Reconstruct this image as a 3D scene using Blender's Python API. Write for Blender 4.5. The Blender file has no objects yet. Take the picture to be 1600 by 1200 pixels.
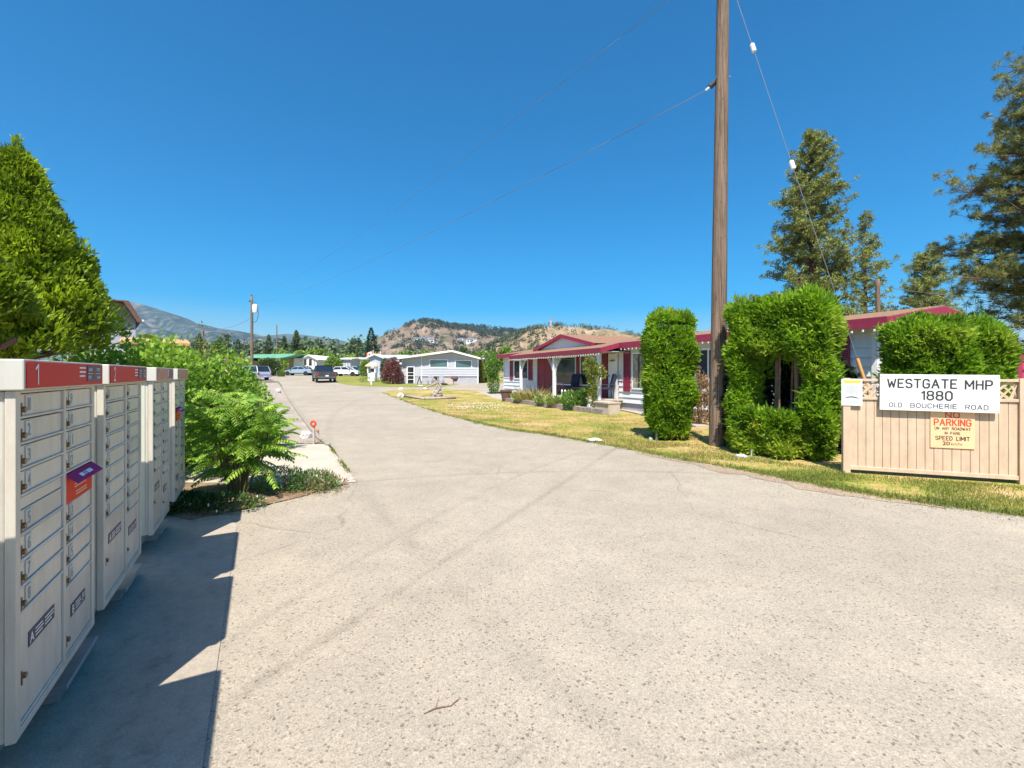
import bpy, bmesh, math, random
import numpy as np
from mathutils import Vector, Matrix
R = math.radians
S = bpy.context.scene
C = S.collection
random.seed(7)
rng = np.random.default_rng(11)

# ------------------------------------------------------------------ camera, sky, sun, exposure
F = 711.0            # focal length in photo pixels (1600 wide)
HOR = 584.0          # horizon row in the photo
EYE = 1.6
cd = bpy.data.cameras.new("Camera"); cam = bpy.data.objects.new("Camera", cd); C.objects.link(cam)
cam.location = (0, 0, EYE); cam.rotation_euler = (R(90), 0, 0)
cd.sensor_fit = 'HORIZONTAL'; cd.sensor_width = 36; cd.lens = 36*F/1600
cd.shift_y = (HOR-600)/1600; cd.clip_end = 30000; cd.clip_start = 0.05
S.camera = cam
SUN_EL = R(57.5); SD = Vector((.09, .996, 0)).normalized()      # horizontal direction the light travels
w = bpy.data.worlds.new("World"); S.world = w; w.use_nodes = True
nt = w.node_tree; bg = nt.nodes['Background']
sky = nt.nodes.new('ShaderNodeTexSky'); sky.sky_type = 'NISHITA'; sky.sun_disc = False
sky.sun_elevation = SUN_EL; sky.sun_rotation = R(185.2)
sky.altitude = 400; sky.air_density = 1.0; sky.dust_density = 1.8; sky.ozone_density = 3.5
hs = nt.nodes.new('ShaderNodeHueSaturation'); hs.inputs['Saturation'].default_value = 1.88; hs.inputs['Value'].default_value = 1.04; hs.inputs['Hue'].default_value = .493
nt.links.new(sky.outputs[0], hs.inputs['Color']); nt.links.new(hs.outputs[0], bg.inputs[0])
bg.inputs[1].default_value = 0.09
sl = bpy.data.lights.new("Sun", 'SUN'); sun = bpy.data.objects.new("Sun", sl); C.objects.link(sun)
sl.energy = 4.3; sl.angle = R(0.5); sl.color = (1, .95, .86)
ld = Vector((SD.x*math.cos(SUN_EL), SD.y*math.cos(SUN_EL), -math.sin(SUN_EL)))
sun.rotation_euler = ld.to_track_quat('-Z', 'Y').to_euler(); sun.location = (0, -20, 30)
S.view_settings.view_transform = 'Standard'; S.view_settings.look = 'None'
S.view_settings.exposure = 0.98; S.view_settings.gamma = 1
S.render.engine = 'CYCLES'; S.cycles.max_bounces = 6; S.cycles.transparent_max_bounces = 6
S.cycles.volume_bounces = 0

# ------------------------------------------------------------------ terrain function and pixel helpers
KN = [(-1e9, 0), (30, 0), (78, 1.54), (200, 2.76), (1e9, 2.76)]
def H(y):
    if y <= 30: return 0.0
    if y <= 78: return .0321*(y-30)
    if y <= 200: return 1.54+.01*(y-78)
    return 2.76
def at(px, z, py=None):
    """world point on the vertical plane at depth z seen at photo pixel px (, py)"""
    x = (px-800)*z/F
    return Vector((x, z, H(z) if py is None else EYE+(HOR-py)*z/F))
def G(px, py):
    """ground point seen at a photo pixel"""
    k = (py-HOR)/F
    z = EYE/k if k > 0 else 1e9
    if z > 30:
        z = (EYE+.963)/(k+.0321)
        if z > 78: z = 78 + max(0, (EYE-1.54-78*k)/(k+.01))
        z = min(z, 190)
    return Vector(((px-800)*z/F, z, H(z)))
def mp(z): return z/F

# ------------------------------------------------------------------ materials
def mat(name, col, rough=.8, vary=.12, scale=4, bump=0, bscale=40, metal=0, spec=.4, col2=None, detail=5, coat=0, rnd=0, grime=0):
    m = bpy.data.materials.new(name); m.use_nodes = True
    t = m.node_tree; n = t.nodes; l = t.links; b = n['Principled BSDF']
    b.inputs['Roughness'].default_value = rough; b.inputs['Metallic'].default_value = metal
    b.inputs['Specular IOR Level'].default_value = spec
    if coat: b.inputs['Coat Weight'].default_value = coat; b.inputs['Coat Roughness'].default_value = .08
    tc = n.new('ShaderNodeTexCoord'); nz = n.new('ShaderNodeTexNoise')
    nz.inputs['Scale'].default_value = scale; nz.inputs['Detail'].default_value = detail
    l.new(tc.outputs['Object'], nz.inputs['Vector'])
    rp = n.new('ShaderNodeValToRGB'); rp.color_ramp.elements[0].position = .3; rp.color_ramp.elements[1].position = .7
    c2 = col2 if col2 else tuple(min(1, c*(1+vary)) for c in col)
    c1 = col if col2 else tuple(c*(1-vary) for c in col)
    rp.color_ramp.elements[0].color = (*c1, 1); rp.color_ramp.elements[1].color = (*c2, 1)
    l.new(nz.outputs['Fac'], rp.inputs[0]); last = rp.outputs[0]
    def mul(a, src):
        x = n.new('ShaderNodeMix'); x.data_type = 'RGBA'; x.blend_type = 'MULTIPLY'; x.inputs[0].default_value = 1; l.new(a, x.inputs[6]); l.new(src, x.inputs[7]); return x.outputs[2]
    if rnd:
        oi = n.new('ShaderNodeObjectInfo'); mr = n.new('ShaderNodeMapRange'); mr.inputs[3].default_value = 1-rnd; mr.inputs[4].default_value = 1+rnd; l.new(oi.outputs['Random'], mr.inputs[0]); last = mul(last, mr.outputs[0])
    if grime:
        gm = n.new('ShaderNodeMapping'); gm.inputs['Scale'].default_value = (9, 9, 2.2); l.new(tc.outputs['Object'], gm.inputs[0])
        gn = n.new('ShaderNodeTexNoise'); gn.inputs['Scale'].default_value = 1; gn.inputs['Detail'].default_value = 7; gn.inputs['Roughness'].default_value = .72; l.new(gm.outputs[0], gn.inputs[0])
        gr = n.new('ShaderNodeValToRGB'); ge = gr.color_ramp.elements; ge[0].position = .36; ge[0].color = (1-grime, 1-grime*1.05, 1-grime*1.15, 1); ge[1].position = .56; ge[1].color = (1, 1, 1, 1)
        l.new(gn.outputs['Fac'], gr.inputs[0]); last = mul(last, gr.outputs[0])
    l.new(last, b.inputs['Base Color'])
    if bump:
        n2 = n.new('ShaderNodeTexNoise'); n2.inputs['Scale'].default_value = bscale; n2.inputs['Detail'].default_value = 4
        l.new(tc.outputs['Object'], n2.inputs['Vector'])
        bp = n.new('ShaderNodeBump'); bp.inputs['Strength'].default_value = bump; bp.inputs['Distance'].default_value = .02
        l.new(n2.outputs['Fac'], bp.inputs['Height']); l.new(bp.outputs[0], b.inputs['Normal'])
    return m
def leaf(name, dark, light, accent=None, trans=.3, nscale=2.0, rough=.55, patch=None):
    m = bpy.data.materials.new(name); m.use_nodes = True
    t = m.node_tree; n = t.nodes; l = t.links; b = n['Principled BSDF']; out = n['Material Output']
    b.inputs['Roughness'].default_value = rough; b.inputs['Specular IOR Level'].default_value = .3
    g = n.new('ShaderNodeNewGeometry'); tc = n.new('ShaderNodeTexCoord'); nz = n.new('ShaderNodeTexNoise')
    nz.inputs['Scale'].default_value = nscale; nz.inputs['Detail'].default_value = 3
    l.new(tc.outputs['Object'], nz.inputs['Vector'])
    mx = n.new('ShaderNodeMath'); mx.operation = 'MULTIPLY_ADD'; mx.inputs[1].default_value = .45; 
    l.new(g.outputs['Random Per Island'], mx.inputs[0])
    sb = n.new('ShaderNodeMath'); sb.operation = 'MULTIPLY_ADD'; sb.inputs[1].default_value = 1.3; sb.inputs[2].default_value = -.4
    l.new(nz.outputs['Fac'], sb.inputs[0]); l.new(sb.outputs[0], mx.inputs[2])
    rp = n.new('ShaderNodeValToRGB'); e = rp.color_ramp.elements
    e[0].position = .1; e[0].color = (*dark, 1); e[1].position = .8; e[1].color = (*light, 1)
    if accent: a = e.new(.97); a.color = (*accent, 1)
    l.new(mx.outputs[0], rp.inputs[0]); co_ = rp.outputs[0]
    if patch:
        pz = n.new('ShaderNodeTexNoise'); pz.inputs['Scale'].default_value = 1.1; pz.inputs['Detail'].default_value = 4; l.new(tc.outputs['Object'], pz.inputs['Vector'])
        pr = n.new('ShaderNodeMapRange'); pr.inputs[1].default_value = .52; pr.inputs[2].default_value = .68; pr.inputs[4].default_value = .5; l.new(pz.outputs['Fac'], pr.inputs[0])
        pm = n.new('ShaderNodeMix'); pm.data_type = 'RGBA'; l.new(pr.outputs[0], pm.inputs[0]); l.new(co_, pm.inputs[6]); pm.inputs[7].default_value = (*patch, 1); co_ = pm.outputs[2]
    l.new(co_, b.inputs['Base Color'])
    tr = n.new('ShaderNodeBsdfTranslucent'); ms = n.new('ShaderNodeMixShader'); ms.inputs[0].default_value = trans
    hv = n.new('ShaderNodeHueSaturation'); hv.inputs['Value'].default_value = 1.5
    l.new(co_, hv.inputs['Color']); l.new(hv.outputs[0], tr.inputs[0])
    l.new(b.outputs[0], ms.inputs[1]); l.new(tr.outputs[0], ms.inputs[2]); l.new(ms.outputs[0], out.inputs[0])
    return m
def glass(name, col=(.02, .025, .03), rough=.05):
    return mat(name, col, rough=rough, vary=.2, scale=.8, spec=.8)

def asphalt_mat():
    m = bpy.data.materials.new('asphalt'); m.use_nodes = True
    t = m.node_tree; n = t.nodes; l = t.links; b = n['Principled BSDF']; b.inputs['Roughness'].default_value = .9
    b.inputs['Specular IOR Level'].default_value = .25
    tc = n.new('ShaderNodeTexCoord')
    def noise(s, d=4, r=.6):
        x = n.new('ShaderNodeTexNoise'); x.inputs['Scale'].default_value = s; x.inputs['Detail'].default_value = d
        x.inputs['Roughness'].default_value = r; l.new(tc.outputs['Object'], x.inputs['Vector']); return x
    def ramp(src, stops):
        r = n.new('ShaderNodeValToRGB'); e = r.color_ramp.elements
        e[0].position, e[0].color = stops[0][0], (*stops[0][1], 1); e[1].position, e[1].color = stops[-1][0], (*stops[-1][1], 1)
        for p, c in stops[1:-1]:
            q = e.new(p); q.color = (*c, 1)
        l.new(src, r.inputs[0]); return r
    def mix(a, bb, mode='MULTIPLY', f=1.0, fsrc=None):
        x = n.new('ShaderNodeMix'); x.data_type = 'RGBA'; x.blend_type = mode; x.inputs[0].default_value = f
        l.new(a, x.inputs[6]); l.new(bb, x.inputs[7])
        if fsrc: l.new(fsrc, x.inputs[0])
        return x.outputs[2]
    big = ramp(noise(.35, 5).outputs['Fac'], [(.3, (.33, .282, .22)), (.7, (.405, .348, .274))])
    mid = ramp(noise(2.2, 4).outputs['Fac'], [(.3, (.9, .9, .9)), (.7, (1.05, 1.04, 1.02))])
    c = mix(big.outputs[0], mid.outputs[0])
    vo = n.new('ShaderNodeTexVoronoi'); vo.inputs['Scale'].default_value = 88; l.new(tc.outputs['Object'], vo.inputs['Vector'])
    sp = n.new('ShaderNodeSeparateColor'); l.new(vo.outputs['Color'], sp.inputs[0])
    st = ramp(sp.outputs[0], [(0, (.5, .48, .48)), (.03, (.56, .55, .55)), (.06, (.88, .88, .88)), (.5, (1, 1, 1)), (.93, (1.05, 1.04, 1.02)), (1, (1.22, 1.2, 1.15))])
    st.color_ramp.interpolation = 'LINEAR'
    c = mix(c, st.outputs[0])
    vf = n.new('ShaderNodeTexVoronoi'); vf.inputs['Scale'].default_value = 190; l.new(tc.outputs['Object'], vf.inputs['Vector'])
    sf = n.new('ShaderNodeSeparateColor'); l.new(vf.outputs['Color'], sf.inputs[0])
    st2 = ramp(sf.outputs[1], [(0, (.7, .7, .7)), (.4, (.96, .96, .96)), (1, (1.12, 1.12, 1.1))])
    c = mix(c, st2.outputs[0])
    # tyre marks: two arcs sweeping from the near left to the right-hand verge, plus a fainter pair
    sx = n.new('ShaderNodeSeparateXYZ'); 
    wob = noise(.8, 2)
    l.new(tc.outputs['Object'], sx.inputs[0])
    def M(op, a, bv):
        x = n.new('ShaderNodeMath'); x.operation = op
        for i, q in enumerate((a, bv)):
            if isinstance(q, (int, float)): x.inputs[i].default_value = q
            elif q is not None: l.new(q, x.inputs[i])
        return x.outputs[0]
    last = None
    for (cx, cy, rad, wd, amt) in TYRE:
        dx = M('SUBTRACT', sx.outputs[0], cx); dy = M('SUBTRACT', sx.outputs[1], cy)
        d = M('SQRT', M('ADD', M('MULTIPLY', dx, dx), M('MULTIPLY', dy, dy)), None)
        k = M('ABSOLUTE', M('SUBTRACT', d, rad), None)
        k = M('MULTIPLY', M('MAXIMUM', M('SUBTRACT', 1.0, M('DIVIDE', k, wd)), 0.0), amt)
        last = k if last is None else M('MAXIMUM', last, k)
    pn = ramp(noise(1.3, 6, .8).outputs['Fac'], [(.35, (.1, .1, .1)), (.65, (1, 1, 1))])
    last = M('MULTIPLY', last, pn.outputs[0])
    dk = n.new('ShaderNodeRGB'); dk.outputs[0].default_value = (.7, .7, .7, 1)
    c = mix(c, dk.outputs[0], 'MULTIPLY', fsrc=last)
    # fine cracks: warped cell borders, only here and there
    wn = noise(1.7, 3); wa = n.new('ShaderNodeMix'); wa.data_type = 'VECTOR'; wa.inputs[0].default_value = .22
    l.new(tc.outputs['Object'], wa.inputs[4]); l.new(wn.outputs['Color'], wa.inputs[5])
    vc = n.new('ShaderNodeTexVoronoi'); vc.feature = 'DISTANCE_TO_EDGE'; vc.inputs['Scale'].default_value = .42; l.new(wa.outputs[1], vc.inputs['Vector'])
    ck = ramp(vc.outputs['Distance'], [(0, (.45, .45, .45)), (.006, (.0, .0, .0))]); cm = ramp(noise(.5, 3).outputs['Fac'], [(.5, (0, 0, 0)), (.6, (1, 1, 1))])
    ckf = M('MULTIPLY', ck.outputs[0], cm.outputs[0]); d2 = n.new('ShaderNodeRGB'); d2.outputs[0].default_value = (.3, .29, .27, 1)
    c = mix(c, d2.outputs[0], 'MULTIPLY', fsrc=ckf)
    stn = ramp(noise(.9, 5, .75).outputs['Fac'], [(.6, (1, 1, 1)), (.72, (.84, .83, .8))]); c = mix(c, stn.outputs[0])
    l.new(c, b.inputs['Base Color'])
    bp = n.new('ShaderNodeBump'); bp.inputs['Strength'].default_value = .3; bp.inputs['Distance'].default_value = .004
    l.new(vo.outputs['Distance'], bp.inputs['Height']); l.new(bp.outputs[0], b.inputs['Normal'])
    return m
def circle3(a, b, c):
    ax, ay, bx, by, cx, cy = a[0], a[1], b[0], b[1], c[0], c[1]
    d = 2*(ax*(by-cy)+bx*(cy-ay)+cx*(ay-by))
    ux = ((ax*ax+ay*ay)*(by-cy)+(bx*bx+by*by)*(cy-ay)+(cx*cx+cy*cy)*(ay-by))/d
    uy = ((ax*ax+ay*ay)*(cx-bx)+(bx*bx+by*by)*(ax-cx)+(cx*cx+cy*cy)*(bx-ax))/d
    return ux, uy, math.hypot(ax-ux, ay-uy)
TYRE = []
for pts, wd, amt in ((((340, 1110), (690, 880), (955, 705)), .075, .85), (((300, 1040), (640, 830), (930, 700)), .07, .7),
                     (((575, 780), (640, 850), (690, 900)), .16, .5), (((520, 757), (600, 750), (670, 745)), .07, .9)):
    TYRE.append((*circle3(*[G(*p) for p in pts]), wd, amt))

def ground_mat(name, stops, s1=.5, s2=6, bump=.4, fine=60, fc=.35):
    m = bpy.data.materials.new(name); m.use_nodes = True
    t = m.node_tree; n = t.nodes; l = t.links; b = n['Principled BSDF']; b.inputs['Roughness'].default_value = .95
    b.inputs['Specular IOR Level'].default_value = .15
    tc = n.new('ShaderNodeTexCoord')
    a = n.new('ShaderNodeTexNoise'); a.inputs['Scale'].default_value = s1; a.inputs['Detail'].default_value = 6; a.inputs['Roughness'].default_value = .65
    c = n.new('ShaderNodeTexNoise'); c.inputs['Scale'].default_value = s2; c.inputs['Detail'].default_value = 5; c.inputs['Roughness'].default_value = .7
    l.new(tc.outputs['Object'], a.inputs[0]); l.new(tc.outputs['Object'], c.inputs[0])
    ad = n.new('ShaderNodeMath'); ad.operation = 'MULTIPLY_ADD'; ad.inputs[1].default_value = .8
    hb = n.new('ShaderNodeMath'); hb.operation = 'MULTIPLY_ADD'; hb.inputs[1].default_value = .8; hb.inputs[2].default_value = -.3
    l.new(c.outputs['Fac'], hb.inputs[0]); l.new(a.outputs['Fac'], ad.inputs[0]); l.new(hb.outputs[0], ad.inputs[2])
    rp = n.new('ShaderNodeValToRGB'); e = rp.color_ramp.elements
    e[0].position, e[0].color = stops[0][0], (*stops[0][1], 1); e[1].position, e[1].color = stops[-1][0], (*stops[-1][1], 1)
    for p, cc in stops[1:-1]:
        q = e.new(p); q.color = (*cc, 1)
    l.new(ad.outputs[0], rp.inputs[0])
    f = n.new('ShaderNodeTexNoise'); f.inputs['Scale'].default_value = fine; f.inputs['Detail'].default_value = 3
    l.new(tc.outputs['Object'], f.inputs[0])
    fr = n.new('ShaderNodeValToRGB'); fr.color_ramp.elements[0].position = .35; fr.color_ramp.elements[0].color = (1-fc, 1-fc, 1-fc, 1)
    fr.color_ramp.elements[1].position = .65; fr.color_ramp.elements[1].color = (1+fc*.65, 1+fc*.65, 1+fc*.65, 1)
    l.new(f.outputs['Fac'], fr.inputs[0])
    mx = n.new('ShaderNodeMix'); mx.data_type = 'RGBA'; mx.blend_type = 'MULTIPLY'; mx.inputs[0].default_value = 1
    l.new(rp.outputs[0], mx.inputs[6]); l.new(fr.outputs[0], mx.inputs[7]); l.new(mx.outputs[2], b.inputs['Base Color'])
    bp = n.new('ShaderNodeBump'); bp.inputs['Strength'].default_value = bump; bp.inputs['Distance'].default_value = .03
    l.new(f.outputs['Fac'], bp.inputs['Height']); l.new(bp.outputs[0], b.inputs['Normal'])
    return m

M = {
 'asphalt': asphalt_mat(),
 'concrete': ground_mat('concrete', [(.25, (.25, .21, .165)), (.42, (.36, .305, .24)), (.6, (.41, .35, .275)), (.75, (.46, .395, .31))], s1=1.1, s2=9, fine=130, bump=.3, fc=.14),
 'pad': mat('pale_concrete', (.46, .395, .315), .9, .09, 1.6, .25, 80, detail=8),
 'kerb': mat('kerb_concrete', (.3, .26, .21), .9, .15, 6, .3, 60),
 'lawn': ground_mat('lawn', [(.31, (.1, .16, .02)), (.41, (.2, .24, .035)), (.48, (.32, .28, .065)), (.55, (.43, .29, .11)), (.65, (.5, .36, .19))], s1=.55, s2=9),
 'lawn_green': ground_mat('green_lawn', [(.2, (.13, .17, .03)), (.45, (.2, .22, .045)), (.7, (.34, .28, .08))]),
 'dirt': ground_mat('dirt', [(.25, (.26, .185, .125)), (.5, (.35, .26, .18)), (.7, (.42, .33, .24))], s1=1.2, s2=12, fine=90),
 'soil': ground_mat('leaf_litter', [(.25, (.1, .07, .045)), (.5, (.22, .15, .09)), (.7, (.33, .23, .15))], s1=3, s2=25, fine=60),
 'gravel': ground_mat('gravel', [(.25, (.26, .21, .165)), (.5, (.37, .31, .25)), (.7, (.47, .4, .33))], s1=1, s2=30, fine=45, bump=.8),
 'field': ground_mat('dry_field', [(.25, (.14, .16, .05)), (.5, (.28, .24, .1)), (.7, (.38, .3, .16))], s1=.08, s2=1, fine=8),
 'box': mat('beige_painted_metal', (.6, .545, .455), .42, .03, 2, .04, 200, spec=.5, coat=.1, grime=.16),
 'box_side': mat('cream_painted_metal', (.56, .53, .45), .5, .03, 2, .03, 200, grime=.14),
 'door': mat('brushed_door_metal', (.64, .575, .485), .36, .05, 3, .05, 12, spec=.5, metal=.1, rnd=.07, grime=.13),
 'gap': mat('dark_gap', (.03, .035, .045), .8),
 'red': mat('red_decal', (.62, .02, .015), .5, .05, 1, spec=.2, col2=(.62, .05, .03)),
 'redbox': mat('orange_red_slot', (.7, .045, .02), .6, .08, spec=.2),
 'purple': mat('purple_flap', (.34, .035, .15), .8, .06, spec=.1),
 'navy': mat('navy_sticker', (.03, .035, .08), .4, .1),
 'white': mat('white_print', (.78, .77, .74), .5, .02),
 'black': mat('black_print', (.035, .033, .03), .6, .1),
 'greyprint': mat('grey_print', (.3, .29, .27), .6, .05),
 'label': mat('frosted_label', (.52, .53, .5), .3, .02),
 'brass': mat('worn_brass', (.25, .17, .09), .4, .2, 60, metal=.7),
 'steel': mat('galvanised_steel', (.4, .41, .42), .45, .1, 20, metal=.6),
 'green_art': mat('dark_green_art', (.025, .06, .035), .5, .1),
 'pale_art': mat('pale_green_art', (.55, .56, .45), .5, .04),
 'crimson': mat('crimson_trim', (.27, .024, .058), .6, .1, 6, .1, 40),
 'burgundy': mat('burgundy_panel', (.23, .022, .045), .6, .12, 3),
 'siding': mat('white_siding', (.7, .71, .73), .6, .04, 1.5, grime=.07),
 'siding_grey': mat('pale_grey_siding', (.45, .45, .475), .7, .04, 1.5, grime=.08),
 'siding_dk': mat('grey_skirting', (.36, .36, .38), .8, .08, 2),
 'soffit': mat('soffit', (.5, .5, .5), .8),
 'shingle': mat('brown_red_shingle', (.2, .105, .06), .95, .2, 14, .7, 60, col2=(.32, .18, .11)),
 'white_paint': mat('white_paint', (.76, .76, .74), .55, .04, 3),
 'roof_white': mat('white_roof', (.68, .67, .64), .7, .05, 1),
 'roof_green': mat('teal_roof', (.16, .42, .28), .6, .1, 1),
 'roof_brown': mat('brown_roof', (.16, .09, .065), .9, .15, 8, .5, 30),
 'beigewall': mat('beige_wall', (.45, .36, .26), .8, .05),
 'glass': glass('window_glass'), 'glass_teal': glass('teal_curtain_glass', (.05, .13, .15)),
 'curtain': mat('curtain', (.3, .27, .2), .9, .5, 6),
 'wood_pole': mat('weathered_pole_wood', (.18, .125, .09), .9, .3, 3, .6, 30),
 'deck': mat('weathered_deck_wood', (.46, .38, .3), .85, .12, 5, .3, 40),
 'greywood': mat('grey_driftwood', (.34, .29, .25), .9, .3, 8, .5, 40),
 'fence': mat('tan_painted_board', (.575, .42, .29), .75, .06, 6, .2, 60, grime=.13),
 'cream': mat('cream_sign', (.8, .5, .27), .6, .05),
 'signwhite': mat('white_sign', (.7, .7, .71), .55, .03, grime=.1),
 'redtext': mat('red_lettering', (.6, .06, .03), .6, .1),
 'yellow': mat('yellow_print', (.72, .5, .03), .6, .05),
 'guard': mat('orange_guy_guard', (.6, .3, .1), .5, .08, 6),
 'porcelain': mat('white_insulator', (.75, .76, .8), .25, .02),
 'wire': mat('wire', (.16, .17, .19), .6, .1),
 'bark': mat('pine_bark', (.13, .075, .05), .95, .35, 4, .8, 12),
 'twig': mat('brown_twig', (.2, .12, .07), .9, .3, 8),
 'stone': mat('retaining_stone', (.27, .22, .19), .95, .25, 8, .7, 30),
 'whiterock': mat('white_rock', (.56, .54, .5), .8, .06, 6, .5, 20),
 'paver': mat('concrete_paver', (.38, .33, .28), .9, .15, 4, .3, 40),
 'tyre': mat('tyre_rubber', (.02, .02, .02), .85, .2), 'rim': mat('alloy_rim', (.5, .5, .52), .35, .05, metal=.7),
 'car_black': mat('charcoal_car_paint', (.05, .052, .06), .3, .05, coat=.6), 'car_white': mat('white_car_paint', (.7, .7, .7), .3, .02, coat=.6),
 'car_silver': mat('silver_car_paint', (.42, .45, .56), .3, .03, coat=.6, metal=.2), 'car_blue': mat('pale_blue_car_paint', (.3, .38, .44), .3, .03, coat=.6, metal=.2),
 'car_teal': mat('dark_teal_car_paint', (.03, .1, .11), .3, .05, coat=.6), 'car_sky': mat('light_blue_car_paint', (.4, .5, .6), .3, .05, coat=.6),
 'redlens': mat('red_lens', (.4, .02, .02), .2, .05, coat=.5), 'clearlens': mat('clear_lens', (.6, .62, .65), .1, .05, coat=.5),
 'chrome': mat('chrome', (.6, .6, .62), .15, .05, metal=1), 'plastic': mat('black_plastic', (.03, .03, .03), .6),
 'navy_fabric': mat('navy_cushion', (.02, .025, .06), .9, .3, 20),
 'planter': mat('wicker_planter', (.13, .075, .06), .9, .3, 30, .6, 60),
 'terracotta': mat('terracotta', (.4, .2, .12), .85, .1),
 'hedge': leaf('cedar_hedge_leaf', (.05, .125, .006), (.28, .46, .02), (.45, .3, .08), trans=.42, nscale=2.2, patch=(.36, .4, .05)),
 'hedge_core': mat('hedge_dark_core', (.028, .035, .012), .95, .4, 9),  # dark colour painting the shade inside the foliage
 'cedar': leaf('cedar_tree_leaf', (.045, .095, .005), (.34, .45, .015), (.5, .5, .05), trans=.38, nscale=2.6, patch=(.12, .17, .02)),
 'ailanthus': leaf('fresh_compound_leaf', (.07, .2, .015), (.36, .54, .055), (.6, .42, .12), trans=.38, nscale=1.6),
 'shrub': leaf('lime_shrub_leaf', (.08, .19, .014), (.3, .45, .045), (.45, .48, .08), trans=.35, nscale=1.1),
 'shrub_dark': leaf('deep_green_leaf', (.02, .055, .012), (.07, .13, .025), trans=.25),
 'low_shrub': leaf('small_shrub_leaf', (.05, .12, .03), (.17, .29, .08), (.4, .2, .1), trans=.25, nscale=5),
 'pine': leaf('pine_needle', (.08, .105, .025), (.33, .36, .09), (.46, .34, .13), trans=.15, nscale=2.2, rough=.6),
 'pine_edge': leaf('ponderosa_needle', (.06, .085, .025), (.31, .32, .09), (.42, .26, .11), trans=.15, nscale=2.6, rough=.6),
 'far_con': leaf('far_conifer', (.05, .09, .035), (.19, .25, .1), trans=.15, nscale=.2),
 'far_dec': leaf('far_broadleaf', (.08, .15, .02), (.27, .38, .06), trans=.25, nscale=.2),
 'burg_leaf': leaf('burgundy_leaf', (.08, .028, .028), (.3, .12, .1), (.36, .16, .1), trans=.25),
 'mauve_leaf': leaf('dusky_mauve_leaf', (.06, .04, .04), (.2, .13, .13), (.2, .16, .08), trans=.25),
 'dry_leaf': leaf('dry_tan_leaf', (.2, .12, .06), (.42, .28, .15), (.5, .36, .2), trans=.25, nscale=4),
 'hosta': leaf('variegated_leaf', (.14, .22, .05), (.4, .45, .14), (.6, .6, .35), trans=.3, nscale=6),
 'vine': leaf('vine_leaf', (.08, .13, .015), (.28, .3, .04), (.45, .3, .05), trans=.3, nscale=5),
 'grass': leaf('grass_blade', (.09, .13, .025), (.27, .29, .055), (.5, .4, .17), trans=.25, nscale=1.2),
 'straw': leaf('dry_grass_blade', (.25, .2, .06), (.45, .34, .12), (.3, .3, .06), trans=.2, nscale=1.0),
 'flower_pink': mat('pink_petal', (.6, .1, .25), .7), 'flower_white': mat('white_petal', (.7, .7, .68), .7),
}

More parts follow.
